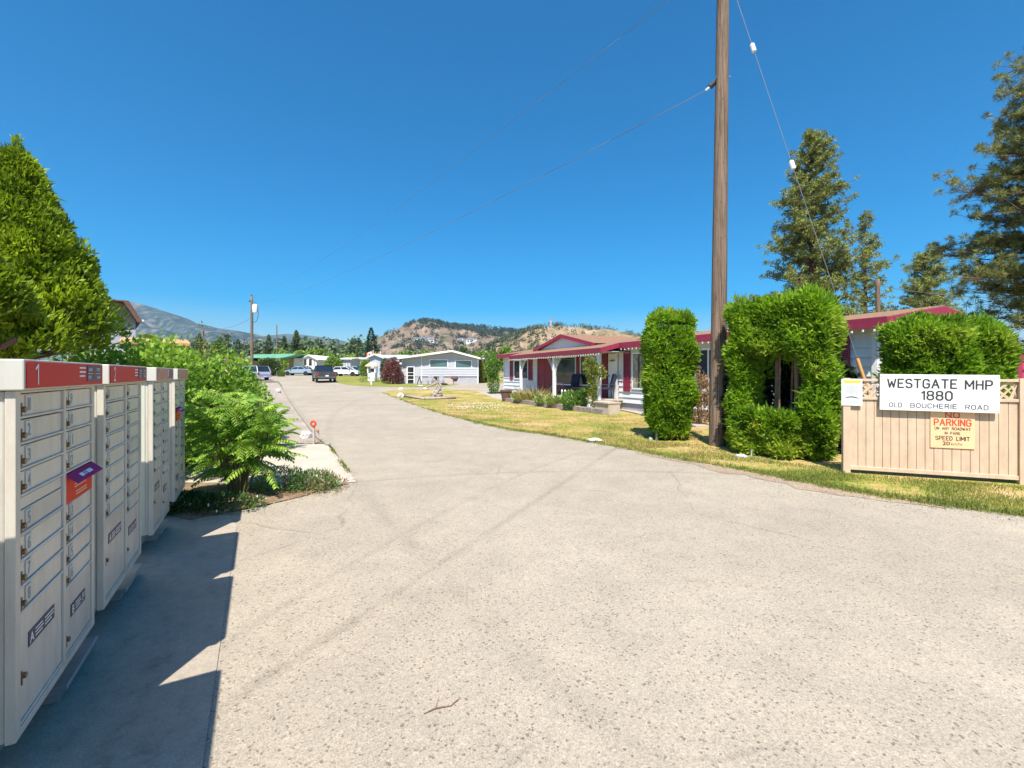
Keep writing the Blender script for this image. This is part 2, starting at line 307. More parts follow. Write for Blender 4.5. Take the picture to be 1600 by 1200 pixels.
# ------------------------------------------------------------------ object helpers
def link(o, parent=None):
    C.objects.link(o)
    if parent is not None: o.parent = parent
    return o
def thing(name, label, cat, loc=(0, 0, 0), rz=0, group=None):
    o = bpy.data.objects.new(name, None); o.empty_display_size = .2; C.objects.link(o)
    o.location = loc; o.rotation_euler = (0, 0, rz)
    o['label'] = label; o['category'] = cat
    if group: o['group'] = group
    return o
def tag(o, label, cat, group=None):
    o['label'] = label; o['category'] = cat
    if group: o['group'] = group
    return o
def dup(root, loc, rz, label, group=None, scale=None):
    r = root.copy(); C.objects.link(r); r.location = loc; r.rotation_euler = (0, 0, rz); r['label'] = label
    if scale: r.scale = scale
    if group: r['group'] = group
    def rec(a, b):
        for ch in list(a.children):
            c = ch.copy(); C.objects.link(c); c.parent = b; rec(ch, c)
    rec(root, r)
    return r
class MB:
    def __init__(s): s.v = []; s.f = []
    def add(s, vs, fs):
        o = len(s.v); s.v += [tuple(p) for p in vs]; s.f += [tuple(i+o for i in q) for q in fs]; return s
    def box(s, x0, x1, y0, y1, z0, z1):
        return s.add([(x0, y0, z0), (x1, y0, z0), (x1, y1, z0), (x0, y1, z0), (x0, y0, z1), (x1, y0, z1), (x1, y1, z1), (x0, y1, z1)],
                     [(0, 3, 2, 1), (4, 5, 6, 7), (0, 1, 5, 4), (1, 2, 6, 5), (2, 3, 7, 6), (3, 0, 4, 7)])
    def prism(s, pts, a, b, axis='y'):
        """polygon pts (u,v) extruded along axis: y -> (u,t,v); x -> (t,u,v); z -> (u,v,t)"""
        def P(u, v, t): return {'y': (u, t, v), 'x': (t, u, v), 'z': (u, v, t)}[axis]
        n = len(pts); vs = [P(u, v, a) for u, v in pts]+[P(u, v, b) for u, v in pts]
        fs = [tuple(range(n)), tuple(range(2*n-1, n-1, -1))]+[(i, (i+1) % n, n+(i+1) % n, n+i) for i in range(n)]
        return s.add(vs, fs)
    def cone(s, p0, p1, r0, r1, n=10, caps=True):
        p0, p1 = Vector(p0), Vector(p1); d = (p1-p0).normalized()
        u = d.orthogonal().normalized(); w_ = d.cross(u)
        vs = []
        for p, r in ((p0, r0), (p1, r1)):
            for i in range(n):
                a = 2*math.pi*i/n; vs.append(p+u*(r*math.cos(a))+w_*(r*math.sin(a)))
        fs = [(i, (i+1) % n, n+(i+1) % n, n+i) for i in range(n)]
        if caps: fs += [tuple(range(n-1, -1, -1)), tuple(range(n, 2*n))]
        return s.add(vs, fs)
    def tube(s, pts, r, n=6):
        for a, b in zip(pts[:-1], pts[1:]): s.cone(a, b, r, r, n)
        return s
    def lathe(s, prof, c=(0, 0, 0), n=16):
        vs = []; fs = []
        for r, z in prof:
            for i in range(n):
                a = 2*math.pi*i/n; vs.append((c[0]+r*math.cos(a), c[1]+r*math.sin(a), c[2]+z))
        for k in range(len(prof)-1):
            for i in range(n): fs.append((k*n+i, k*n+(i+1) % n, (k+1)*n+(i+1) % n, (k+1)*n+i))
        fs += [tuple(range(n-1, -1, -1)), tuple(range((len(prof)-1)*n, len(prof)*n))]
        return s.add(vs, fs)
    def blob(s, c, rx, ry, rz, sub=2, j=.15, seed=0):
        bm = bmesh.new(); bmesh.ops.create_icosphere(bm, subdivisions=sub, radius=1)
        rr = random.Random(seed)
        vs = []
        for v in bm.verts:
            k = 1+rr.uniform(-j, j); vs.append((c[0]+v.co.x*rx*k, c[1]+v.co.y*ry*k, c[2]+v.co.z*rz*k))
        fs = [tuple(q.index for q in f.verts) for f in bm.faces]; bm.free()
        return s.add(vs, fs)
    def build(s, name, m, parent=None, smooth=False, bevel=0, seg=2):
        me = bpy.data.meshes.new(name); me.from_pydata(s.v, [], s.f); me.materials.append(m); me.update()
        bm = bmesh.new(); bm.from_mesh(me); bmesh.ops.recalc_face_normals(bm, faces=bm.faces); bm.to_mesh(me); bm.free()
        if smooth:
            me.polygons.foreach_set('use_smooth', [True]*len(me.polygons))
        o = link(bpy.data.objects.new(name, me), parent)
        if bevel:
            b = o.modifiers.new('bevel', 'BEVEL'); b.width = bevel; b.segments = seg; b.limit_method = 'ANGLE'
        return o
def npobj(name, V, Fc, m, parent=None, mats=None, midx=None):
    me = bpy.data.meshes.new(name); V = np.asarray(V, dtype=np.float32); Fc = np.asarray(Fc, dtype=np.int32)
    k = Fc.shape[1]
    me.vertices.add(len(V)); me.vertices.foreach_set('co', V.ravel())
    me.loops.add(Fc.size); me.loops.foreach_set('vertex_index', Fc.ravel())
    me.polygons.add(len(Fc)); me.polygons.foreach_set('loop_start', np.arange(0, Fc.size, k, dtype=np.int32))
    for q in ([m] if mats is None else mats): me.materials.append(q)
    if midx is not None: me.polygons.foreach_set('material_index', np.asarray(midx, dtype=np.int32))
    me.update(calc_edges=True); me.validate()
    return link(bpy.data.objects.new(name, me), parent)
def norm(a): return a/np.maximum(np.linalg.norm(a, axis=1, keepdims=True), 1e-9)
def kites(P, D, L, Wd, fold=None):
    """N leaves: base P, direction D, length L, width Wd (arrays or scalars)"""
    N = len(P); D = norm(D); L = np.broadcast_to(np.asarray(L, float).reshape(-1, 1), (N, 1)); Wd = np.broadcast_to(np.asarray(Wd, float).reshape(-1, 1), (N, 1))
    Rn = rng.normal(size=(N, 3)); Sd = norm(np.cross(D, Rn))
    V = np.stack([P, P+D*L*.45+Sd*Wd*.5, P+D*L, P+D*L*.45-Sd*Wd*.5], axis=1).reshape(-1, 3)
    Fc = np.arange(4*N).reshape(N, 4)
    return V, Fc
def cat(*vf):
    vs = []; fs = []; o = 0
    for V, Fc in vf: vs.append(V); fs.append(Fc+o); o += len(V)
    return np.concatenate(vs), np.concatenate(fs)
def leafobj(name, P, D, L, Wd, m, parent=None):
    V, Fc = kites(np.asarray(P, float), np.asarray(D, float), L, Wd)
    return npobj(name, V, Fc, m, parent)
_tc = {}
def textmesh(body, bold=0, spacing=1.0):
    k = (body, bold, spacing)
    if k in _tc: return _tc[k]
    cu = bpy.data.curves.new('t', 'FONT'); cu.body = body; cu.align_x = 'CENTER'; cu.offset = bold; cu.resolution_u = 3
    cu.space_character = spacing; cu.space_line = .95
    o = bpy.data.objects.new('t', cu); C.objects.link(o)
    dg = bpy.context.evaluated_depsgraph_get(); me = bpy.data.meshes.new_from_object(o.evaluated_get(dg))
    co = np.zeros(len(me.vertices)*3); me.vertices.foreach_get('co', co); co = co.reshape(-1, 3)
    fs = [tuple(p.vertices) for p in me.polygons]
    bpy.data.objects.remove(o); bpy.data.curves.remove(cu); bpy.data.meshes.remove(me)
    co[:, :2] -= (co[:, :2].min(0)+co[:, :2].max(0))/2
    ext = co[:, :2].max(0)-co[:, :2].min(0)
    _tc[k] = (co, fs, ext); return _tc[k]
class TX:
    """collect lettering in the local xz plane facing -y"""
    def __init__(s): s.mb = MB()
    def put(s, body, cx, cz, y, h=None, w=None, bold=0, spacing=1.0):
        co, fs, ext = textmesh(body, bold, spacing)
        sy = h/ext[1] if h else w/ext[0]; sx = w/ext[0] if w else sy
        s.mb.add([(cx+p[0]*sx, y, cz+p[1]*sy) for p in co], fs); return s
    def bar(s, x0, x1, z0, z1, y): s.mb.add([(x0, y, z0), (x1, y, z0), (x1, y, z1), (x0, y, z1)], [(0, 1, 2, 3)]); return s
    def build(s, name, m, parent): return s.mb.build(name, m, parent)

SF = {'A': [[(0, 0), (.35, 1), (.7, 0)], [(.13, .36), (.57, .36)]], 'B': [[(0, 0), (0, 1), (.42, 1), (.56, .9), (.56, .64), (.42, .54), (0, .54)], [(.42, .54), (.6, .42), (.6, .12), (.45, 0), (0, 0)]],
 'C': [[(.6, .8), (.45, 1), (.16, 1), (0, .82), (0, .18), (.16, 0), (.45, 0), (.6, .2)]], 'D': [[(0, 0), (0, 1), (.38, 1), (.6, .78), (.6, .22), (.38, 0), (0, 0)]],
 'E': [[(.56, 0), (0, 0), (0, 1), (.56, 1)], [(0, .52), (.46, .52)]], 'G': [[(.62, .8), (.46, 1), (.16, 1), (0, .82), (0, .18), (.16, 0), (.46, 0), (.62, .18), (.62, .48), (.36, .48)]],
 'H': [[(0, 0), (0, 1)], [(.6, 0), (.6, 1)], [(0, .52), (.6, .52)]], 'I': [[(0, 0), (0, 1)]], 'L': [[(0, 1), (0, 0), (.5, 0)]], 'M': [[(0, 0), (0, 1), (.38, .3), (.76, 1), (.76, 0)]],
 'O': [[(.16, 0), (0, .18), (0, .82), (.16, 1), (.46, 1), (.62, .82), (.62, .18), (.46, 0), (.16, 0)]], 'P': [[(0, 0), (0, 1), (.42, 1), (.58, .87), (.58, .6), (.42, .46), (0, .46)]],
 'R': [[(0, 0), (0, 1), (.42, 1), (.58, .87), (.58, .62), (.42, .5), (0, .5)], [(.34, .5), (.6, 0)]], 'S': [[(.56, .84), (.44, 1), (.14, 1), (0, .86), (0, .64), (.14, .53), (.44, .5), (.58, .38), (.58, .14), (.44, 0), (.14, 0), (0, .16)]],
 'T': [[(0, 1), (.64, 1)], [(.32, 1), (.32, 0)]], 'U': [[(0, 1), (0, .2), (.16, 0), (.44, 0), (.6, .2), (.6, 1)]], 'W': [[(0, 1), (.2, 0), (.42, .72), (.64, 0), (.84, 1)]],
 'N': [[(0, 0), (0, 1), (.6, 0), (.6, 1)]], 'K': [[(0, 0), (0, 1)], [(.56, 1), (0, .4)], [(.18, .58), (.6, 0)]], 'Y': [[(0, 1), (.3, .5), (.6, 1)], [(.3, .5), (.3, 0)]],
 '1': [[(0, .78), (.22, 1), (.22, 0)]], '2': [[(0, .8), (.14, 1), (.42, 1), (.56, .84), (.56, .62), (0, 0), (.58, 0)]], '3': [[(0, .86), (.14, 1), (.42, 1), (.56, .84), (.56, .64), (.42, .53), (.2, .53)], [(.42, .53), (.58, .4), (.58, .15), (.42, 0), (.14, 0), (0, .14)]],
 '8': [[(.16, .53), (.02, .66), (.02, .88), (.16, 1), (.42, 1), (.56, .88), (.56, .66), (.42, .53), (.16, .53), (0, .38), (0, .14), (.16, 0), (.42, 0), (.58, .14), (.58, .38), (.42, .53)]],
 '0': [[(.16, 0), (0, .2), (0, .8), (.16, 1), (.42, 1), (.58, .8), (.58, .2), (.42, 0), (.16, 0)]]}
def stroke_text(mb, body, cx, cz, y, h, w, th, gap=.3):
    """single-stroke routed lettering, centred at cx, cz, cap height h, overall width w, stroke width th"""
    wd = {c: max(p[0] for s in SF[c] for p in s) for c in set(body) if c != ' '}
    tot = sum(wd.get(c, .5) for c in body)+gap*(len(body)-1); sx = w/tot; x = cx-w/2; k = 0
    for c in body:
        if c != ' ':
            for st in SF[c]:
                P = [(x+px*sx, cz-h/2+pz*h) for px, pz in st]
                for a, b in zip(P[:-1], P[1:]):
                    dx, dz = b[0]-a[0], b[1]-a[1]; L = math.hypot(dx, dz); nx, nz = -dz/L*th/2, dx/L*th/2; yy = y-k*.00004; k += 1
                    ex, ez = dx/L*th*.18, dz/L*th*.18
                    mb.add([(a[0]+nx-ex, yy, a[1]+nz-ez), (b[0]+nx+ex, yy, b[1]+nz+ez), (b[0]+ex*2.4, yy, b[1]+ez*2.4), (b[0]-nx+ex, yy, b[1]-nz+ez), (a[0]-nx-ex, yy, a[1]-nz-ez), (a[0]-ex*2.4, yy, a[1]-ez*2.4)], [(0, 1, 2, 3, 4, 5)])
        x += (wd.get(c, .5)+gap)*sx

# ------------------------------------------------------------------ ground sheets
def sheet(name, pts, off, m, jit=0, kind='structure', seedv=1):
    """flat polygon following H(y); edges broken up by jit metres"""
    rr = random.Random(seedv); P = [Vector((p[0], p[1])) for p in pts]; Q = []
    for a, b in zip(P, P[1:]+P[:1]):
        L = (b-a).length; near = min(a.y, b.y) < 40 and max(abs(a.x), abs(b.x)) < 14
        n = max(1, int(L/(.22 if min(a.y, b.y) < 14 else .6))) if (jit and near) else 1
        nn = Vector((-(b-a).y, (b-a).x)).normalized() if L else Vector((0, 0))
        for i in range(n):
            j = rr.uniform(-jit, jit) if i else 0
            Q.append(a.lerp(b, i/n)+nn*j)
    bm = bmesh.new(); vs = [bm.verts.new((q.x, q.y, 0)) for q in Q]; f = bm.faces.new(vs)
    bmesh.ops.triangulate(bm, faces=[f])
    for yk in (30, 78, 200):
        bmesh.ops.bisect_plane(bm, geom=bm.verts[:]+bm.edges[:]+bm.faces[:], plane_co=(0, yk, 0), plane_no=(0, 1, 0), dist=1e-5)
    for v in bm.verts: v.co.z = H(v.co.y)+off
    bmesh.ops.recalc_face_normals(bm, faces=bm.faces)
    if sum(f.normal.z for f in bm.faces) < 0: bmesh.ops.reverse_faces(bm, faces=bm.faces)
    me = bpy.data.meshes.new(name); bm.to_mesh(me); bm.free(); me.materials.append(m)
    o = link(bpy.data.objects.new(name, me)); o['kind'] = kind
    return o
def g2(*p): return [G(*q) for q in p]
V2 = lambda x, y: Vector((x, y))
dv = Vector((-.486, .874)).normalized(); nv = Vector((dv.y, -dv.x))      # mailbox row: along, and out of the fronts
def row(t, n): return dv*t+nv*n
sheet('ground', [V2(-3000, -60), V2(3000, -60), V2(3000, 4800), V2(-3000, 4800)], 0, M['field'])
lawn_edge = g2((597, 613.5), (625, 624), (660, 637), (700, 649), (760, 664), (800, 672), (860, 680), (925, 691), (1010, 707), (1100, 724), (1200, 742), (1310, 764), (1400, 779), (1500, 793), (1620, 808), (1760, 830))
far_l = g2((557, 754), (535, 722), (514, 695), (500, 684), (470, 648), (450, 620), (441, 603), (436, 596), (398, 591), (300, 589))
sheet('road', [V2(-8, -12), V2(30, -12), V2(30, 8), V2(9, 16), V2(9, 38)]+g2((800, 599), (660, 597.5), (600, 594), (575, 586.2))+[at(560, 76), at(380, 76), at(200, 76)]+[p for p in reversed(far_l)]+g2((522, 757), (450, 777), (370, 797), (290, 812))+[row(7.2, -.8), row(7.2, -2.4), V2(-8, 3)], .004, M['asphalt'], jit=.03)
sheet('mailbox_slab', [row(-3, -.2), row(5.55, -.2)]+g2((352, 799),)+[row(7.0, -.78), row(7.4, -2.1), row(-3, -2.1)], .010, M['concrete'])
sheet('driveway_slab', g2((557, 754), (545, 737), (532, 720), (517, 701), (509, 694.5), (474, 695), (300, 697))+g2((120, 745), (250, 755), (440, 756), (522, 757)), .012, M['pad'])
sheet('gravel_bed', g2((507, 693), (489, 679), (450, 623), (440, 606), (434, 598), (380, 600), (300, 640), (200, 694), (474, 694)), .008, M['gravel'], jit=.03)
sheet('planting_bed', g2((545, 757), (522, 762), (455, 781), (372, 799), (295, 815), (200, 790), (230, 756), (440, 756)), .016, M['soil'], jit=.05)
sheet('lawn', lawn_edge+[V2(40, 2), V2(40, 46), V2(6, 46)]+g2((790, 610), (760, 611.5), (700, 608.5), (640, 608.5), (610, 610.5)), .014, M['lawn'], jit=.05)
sheet('far_lawn', g2((523, 589), (523.5, 597), (545, 602), (580, 604), (640, 605), (690, 604.5), (712, 602), (690, 600))+[at(628, 46.9), at(628, 60), at(600, 70), at(526, 72)], .014, M['lawn_green'], jit=.1)
sheet('dirt_verge', g2((960, 698), (1010, 712), (1100, 731), (1200, 752), (1310, 775), (1380, 784), (1440, 790), (1480, 796), (1450, 785), (1310, 757), (1100, 717), (1000, 702)), .009, M['dirt'], jit=.13)
# kerb stones along the gravel bed
kp = g2((513, 697), (498, 686), (486, 671), (468, 647), (450, 622), (441, 605))
mb = MB()
for a, b in zip(kp[:-1], kp[1:]):
    d = (b-a).normalized(); n_ = Vector((-d.y, d.x, 0))*.05
    mb.add([a-n_, b-n_, b+n_, a+n_]+[Vector((q.x, q.y, q.z+.07)) for q in (a-n_, b-n_, b+n_, a+n_)],
           [(0, 3, 2, 1), (4, 5, 6, 7), (0, 1, 5, 4), (1, 2, 6, 5), (2, 3, 7, 6), (3, 0, 4, 7)])
o = mb.build('kerb', M['kerb'], bevel=.015); o['kind'] = 'structure'

HAZE = 1.05e-4
M['porch_f'] = mat('dark_crimson_trim', (.2, .025, .05), .6, .1, 6)
M['dark_leaf'] = leaf('painted_shade_leaf', (.008, .015, .006), (.02, .04, .012), trans=.05)  # near-black leaf colour paints the shade in the arch opening
M['shrub_mid'] = leaf('mid_green_leaf', (.06, .15, .02), (.2, .34, .05), trans=.3)
M['crimson_l'] = mat('rose_red_boards', (.42, .05, .11), .6, .08, 4)
M['sandroof'] = mat('sandy_orange_roof', (.48, .27, .13), .95, .2, 5, .3, 20)
M['far_spruce'] = leaf('blue_spruce_needle', (.012, .04, .022), (.045, .095, .045), trans=.1)
M['far_wood'] = leaf('wood_foliage', (.05, .09, .03), (.2, .27, .08), (.3, .27, .12), trans=.15, nscale=.06)
M['far_wood_l'] = leaf('grey_green_wood_foliage', (.05, .085, .045), (.17, .22, .1), (.3, .24, .15), trans=.15, nscale=.06)
M['hill_tree'] = leaf('hill_pine', (.025, .045, .022), (.06, .085, .04), trans=.05, nscale=.02)
M['hill_tree2'] = leaf('hill_pine_olive', (.04, .06, .02), (.12, .14, .05), trans=.05, nscale=.02)
M['tower'] = mat('pinkish_tower', (.5, .36, .3), .9, .05)
M['roof_dk'] = mat('slate_roof', (.16, .17, .19), .9, .1)
M['siding_bl'] = mat('blue_grey_siding', (.42, .45, .56), .7, .05)
M['hedge_far'] = leaf('clipped_hedge_far', (.03, .06, .015), (.09, .13, .03), trans=.2)

# ------------------------------------------------------------------ community mailboxes
BW, BD, BZ0, BZ1 = .88, .5, .22, 1.655
def door(parent, x0, x1, z0, z1, num=None, lock=True, lab=True):
    m = MB(); m.box(x0, x1, -.012, .0, z0, z1)
    m.box(x0+.0, x1, -.02, -.0125, z0, z0+.010)          # folded bottom lip
    d = m.build('compartment_door', M['door'], parent, bevel=.002, seg=1)
    d['label'] = 'brushed metal compartment door' if num is None else 'compartment door numbered %s' % num
    zc = (z0+z1)/2
    if lab:
        l_ = MB().box(x0+.052, x0+.105, -.0155, -.0125, z0+.018, z1-.006).build('number_label', M['label'], d, bevel=.001, seg=1)
        if num: TX().put(str(num), x0+.08, zc+.006, -.0165, h=.05, w=.017*len(str(num))+.008, bold=.012).build('number', M['greyprint'], d)
    if lock:
        MB().cone((x0+.022, -.012, zc-.012), (x0+.022, -.026, zc-.012), .012, .011, 12).box(x0+.006, x0+.016, -.018, -.0125, zc-.04, zc+.014).build('lock', M['brass'], d)
    return d
def parcel(parent, x0, x1, z0, z1, letter):
    d = MB().box(x0, x1, -.012, 0, z0, z1).box(x0, x1, -.02, -.0125, z0, z0+.01).build('parcel_door', M['door'], parent, bevel=.002, seg=1)
    d['label'] = 'large parcel door marked %s' % letter
    xa, xb, za, zb = x0+.08, x1-.09, z1-.16, z1-.10
    MB().box(xa, xb, -.0145, -.0125, za, zb).build('parcel_sticker', M['navy'], d)
    t = TX().put(letter, xa+.028, (za+zb)/2, -.0155, h=.04, bold=.02)
    for k in range(3):
        t.bar(xa+.06, xa+.06+.07+.012*(k % 2), zb-.018-.014*k, zb-.012-.014*k, -.0155)
        t.bar(xa+.155, xb-.012-.02*(k == 2), zb-.018-.014*k, zb-.012-.014*k, -.0155)
    t.build('sticker_print', M['white'], d)
    MB().cone((x0+.025, -.012, z1-.24), (x0+.025, -.026, z1-.24), .012, .011, 12).box(x0+.008, x0+.018, -.018, -.0125, z1-.27, z1-.22).build('lock', M['brass'], d)
def slot_door(parent, x0, x1, z0, z1):
    d = MB().box(x0, x1, -.02, -.0, z0, z1).build('letter_slot_door', M['redbox'], parent, bevel=.003)
    d['label'] = 'orange red outgoing letter slot door'
    f = MB().add([(x0-.004, -.02, z1), (x1+.004, -.02, z1), (x1+.004, -.064, z1-.04), (x0-.004, -.064, z1-.04),
                  (x0-.004, -.02, z1-.006), (x1+.004, -.02, z1-.006), (x1+.004, -.064, z1-.046), (x0-.004, -.064, z1-.046)],
                 [(0, 1, 2, 3), (7, 6, 5, 4), (3, 2, 6, 7), (0, 3, 7, 4), (1, 5, 6, 2), (0, 4, 5, 1)]).build('flap', M['purple'], d)
    t = MB()
    for a, b in ((.1, .15), (.165, .18), (.195, .27)):
        t.add([(x0+a, -.037, z1-.0142), (x0+b, -.037, z1-.0142), (x0+b, -.052, z1-.0278), (x0+a, -.052, z1-.0278)], [(0, 1, 2, 3)])
    t.build('flap_print', M['white'], f)
    p = TX()
    for k in range(3): p.bar(x0+.1, x1-.1+.02*(k % 2), z1-.055-.013*k, z1-.049-.013*k, -.0215)
    for k in range(2): p.bar(x0+.12, x1-.09, z1-.108-.013*k, z1-.102-.013*k, -.0215)
    p.build('door_print', M['cream'], d)
def mailbox(idx, t0, wdt, first, layout, side_art):
    """layout: two columns of door spec lists; x runs from the near end to the far end of the box"""
    P = row(t0, -.815)
    look = ['cream community mailbox nearest the camera with a 1 on its red header',
            'cream community mailbox with a 2 on its red header, second in the row',
            'cream community mailbox with a faded 3 on its header, third in the row',
            'farthest community mailbox in the row with a faded pinkish header and small orange slot',
            'unseen mailbox added beyond the left edge to cast the nearest shadow'][idx]
    b = thing('community_mailbox', look, 'mailbox', (P.x, P.y, 0), math.atan2(dv.y, dv.x), 'community mailboxes in a row on the slab')
    x0, x1 = .012, wdt-.012
    MB().box(x0, x1, .012, BD, BZ0, 1.535).build('cabinet', M['box_side'], b, bevel=.006)
    fr = MB()
    xm = x0+(x1-x0)*.53
    fr.box(x0-.006, x0+.035, -.02, .011, BZ0-.005, 1.535).box(x1-.035, x1+.006, -.02, .011, BZ0-.005, 1.535)
    fr.box(x0+.036, x1-.036, -.02, .011, BZ0-.005, BZ0+.028).box(x0+.036, x1-.036, -.02, .011, 1.525, 1.535)
    fr.box(xm-.014, xm+.014, -.021, .010, BZ0+.029, 1.524)
    fr.build('door_frame', M['box'], b, bevel=.003)
    MB().box(x0+.036, x1-.036, .002, .009, BZ0+.03, 1.523).build('recess', M['gap'], b)
    hd = MB().box(-.012, wdt+.012, -.03, BD+.012, 1.537, BZ1).build('header', M['box_side'], b, bevel=.005); hd.location.y = -.018
    MB().box(.0, wdt, -.034, -.0305, 1.545, BZ1-.008).build('header_decal', M['red'] if idx < 2 else M['fade'], hd)
    if idx < 3:
        nm_ = TX(); stroke_text(nm_.mb, str(first), .085, 1.598, -.0355, .074, .022 if first == 1 else .036, .0095); nm_.build('box_number', M['white'] if idx < 2 else M['cream'], hd)
    k = wdt/.88
    lx = .635*k
    if idx < 3:
        MB().box(lx, lx+.205*k, -.0365, -.0345, 1.562, 1.64).build('logo_plate', M['navy'], hd)
        t = TX()
        t.put('CANADA', lx+.043*k, 1.622, -.0375, h=.017, w=.06*k, bold=.01).put('POST', lx+.034*k, 1.581, -.0375, h=.017, w=.04*k, bold=.01)
        t.put('POSTES', lx+.165*k, 1.622, -.0375, h=.017, w=.055*k, bold=.01).put('CANADA', lx+.167*k, 1.581, -.0375, h=.017, w=.06*k, bold=.01)
        t.bar(lx+.01, lx+.085*k, 1.6, 1.6025, -.0375).bar(lx+.125*k, lx+.2*k, 1.6, 1.6025, -.0375)
        for q in range(3): t.bar(lx-.105*k, lx-.02*k-.012*(q == 2), 1.625-.02*q, 1.633-.02*q, -.0355)
        t.build('logo_lettering', M['white'], hd)
        MB().add([(lx+.088*k, -.0378, 1.575), (lx+.12*k, -.0378, 1.601), (lx+.088*k, -.0378, 1.627), (lx+.1*k, -.0378, 1.601)], [(0, 1, 3), (1, 2, 3)]).build('logo_emblem', M['redtext'], hd)
    n = 1
    for ci, (ca, cb) in enumerate(((x0+.04, xm-.018), (xm+.018, x1-.04))):
        z = 1.521
        for spec in layout[ci]:
            if spec == 'd':
                door(b, ca, cb, z-.094, z, n if idx < 2 else None, lab=idx < 3); n += 1; z -= .1
            elif spec == 'blank':
                MB().box(ca, cb, -.011, 0, z-.046, z).build('blank_panel', M['door'], b, bevel=.002, seg=1); z -= .05
            elif spec == 'slot':
                slot_door(b, ca, cb, z-.142, z); z -= .148
            else:
                parcel(b, ca, cb, BZ0+.034, z, spec)
    pd = MB().box(.18, wdt-.2, .1, .4, .064, .22).build('pedestal', M['steel'], b, bevel=.01)
    MB().box(wdt*.62, wdt+.12, -.005, .47, .07, .095).box(wdt*.64, wdt+.1, .03, .45, .011, .07).build('base_plate', M['steel'], pd, bevel=.004)
    # decorated near side panel
    s_ = MB().box(-.004+x0-.0, x0-.0005, .035, BD-.03, .26, 1.5).build('side_panel', M['side_art'] if side_art else M['pale_art'], b)
    return b
def side_art_mat():
    m = bpy.data.materials.new('printed_side_wrap'); m.use_nodes = True; t = m.node_tree; n = t.nodes; l = t.links; b = n['Principled BSDF']
    b.inputs['Roughness'].default_value = .5
    tc = n.new('ShaderNodeTexCoord'); sp = n.new('ShaderNodeSeparateXYZ'); l.new(tc.outputs['Object'], sp.inputs[0])
    nz = n.new('ShaderNodeTexNoise'); nz.inputs['Scale'].default_value = 3; l.new(tc.outputs['Object'], nz.inputs[0])
    def MM(op, a, bv, cv=None):
        x = n.new('ShaderNodeMath'); x.operation = op
        for i, q in enumerate((a, bv, cv)):
            if isinstance(q, (int, float)): x.inputs[i].default_value = q
            elif q is not None: l.new(q, x.inputs[i])
        return x.outputs[0]
    h = MM('MULTIPLY_ADD', nz.outputs['Fac'], .12, sp.outputs[2])
    st = MM('FRACT', MM('MULTIPLY', MM('MULTIPLY_ADD', sp.outputs[1], 1.0, sp.outputs[2]), 24.0), None)
    thin = MM('GREATER_THAN', st, .78)
    hl = MM('GREATER_THAN', MM('FRACT', MM('MULTIPLY', sp.outputs[2], 17.0), None), .9)
    def mix(f, a, bb):
        x = n.new('ShaderNodeMix'); x.data_type = 'RGBA'
        for i, q in ((0, f), (6, a), (7, bb)):
            if isinstance(q, tuple): x.inputs[i].default_value = (*q, 1)
            else: l.new(q, x.inputs[i])
        return x.outputs[2]
    low = mix(thin, (.02, .05, .035), (.3, .36, .3))
    up = mix(hl, (.56, .57, .45), (.36, .38, .3))
    rd = mix(MM('GREATER_THAN', nz.outputs['Fac'], .6), (.42, .43, .4), (.35, .05, .05))
    c = mix(MM('GREATER_THAN', h, .86), low, rd); c = mix(MM('GREATER_THAN', h, 1.16), c, up)
    l.new(c, b.inputs['Base Color']); return m
M['side_art'] = side_art_mat()
M['fade'] = mat('faded_header_decal', (.5, .12, .09), .35, .1, 3, spec=.5, col2=(.5, .2, .17))
A8 = ['d']*8
mailbox(0, 2.385, .945, 1, [['d']*4+['blank']+['d']*4+['A'], ['d']*4+['slot']+['d']*4+['B']], True)
mailbox(1, 3.49, .985, 2, [['d']*8+['A'], ['d']*9+['B']], False)
mailbox(2, 4.90, .84, 3, [['d']*8+['A'], ['d']*9+['B']], False)
mailbox(4, 1.13, .90, 0, [['d']*8+['A'], ['d']*8+['B']], False)  # unseen box, added for the shadow it throws on the slab
mailbox(3, 6.07, .78, 4, [['d']*3+['slot']+['d']*5+['A'], ['d']*9+['B']], False)

# ------------------------------------------------------------------ board fence with the entrance signs
FP = G(1316, 739); FP.z = 0; fe = Vector((.93, -.369, 0)).normalized(); fin = Vector((-fe.y, fe.x, 0))
FZ = math.atan2(fe.y, fe.x)
def fk(px, off=0.0):
    """distance along the fence line (pushed off metres towards the road) seen at photo column px"""
    r = (px-800)/F; p = FP-fin*off
    return (r*p.y-p.x)/(fe.x-r*fe.y)
def fz(px, py, off=0.0):
    p = FP-fin*off+fe*fk(px, off); return EYE+(HOR-py)*p.y/F
fence = thing('board_fence', 'tan painted board fence with lattice top carrying the entrance signs', 'fence', FP, FZ)
kR = fk(1590)
MB().box(0, .10, -.05, .05, 0, 1.53).build('post', M['fence'], fence, bevel=.006)
MB().box(kR, kR+.1, -.05, .05, 0, 1.53).build('post', M['fence'], fence, bevel=.006)
MB().box(kR+2.1, kR+2.2, -.05, .05, 0, 1.53).build('post', M['fence'], fence, bevel=.006)
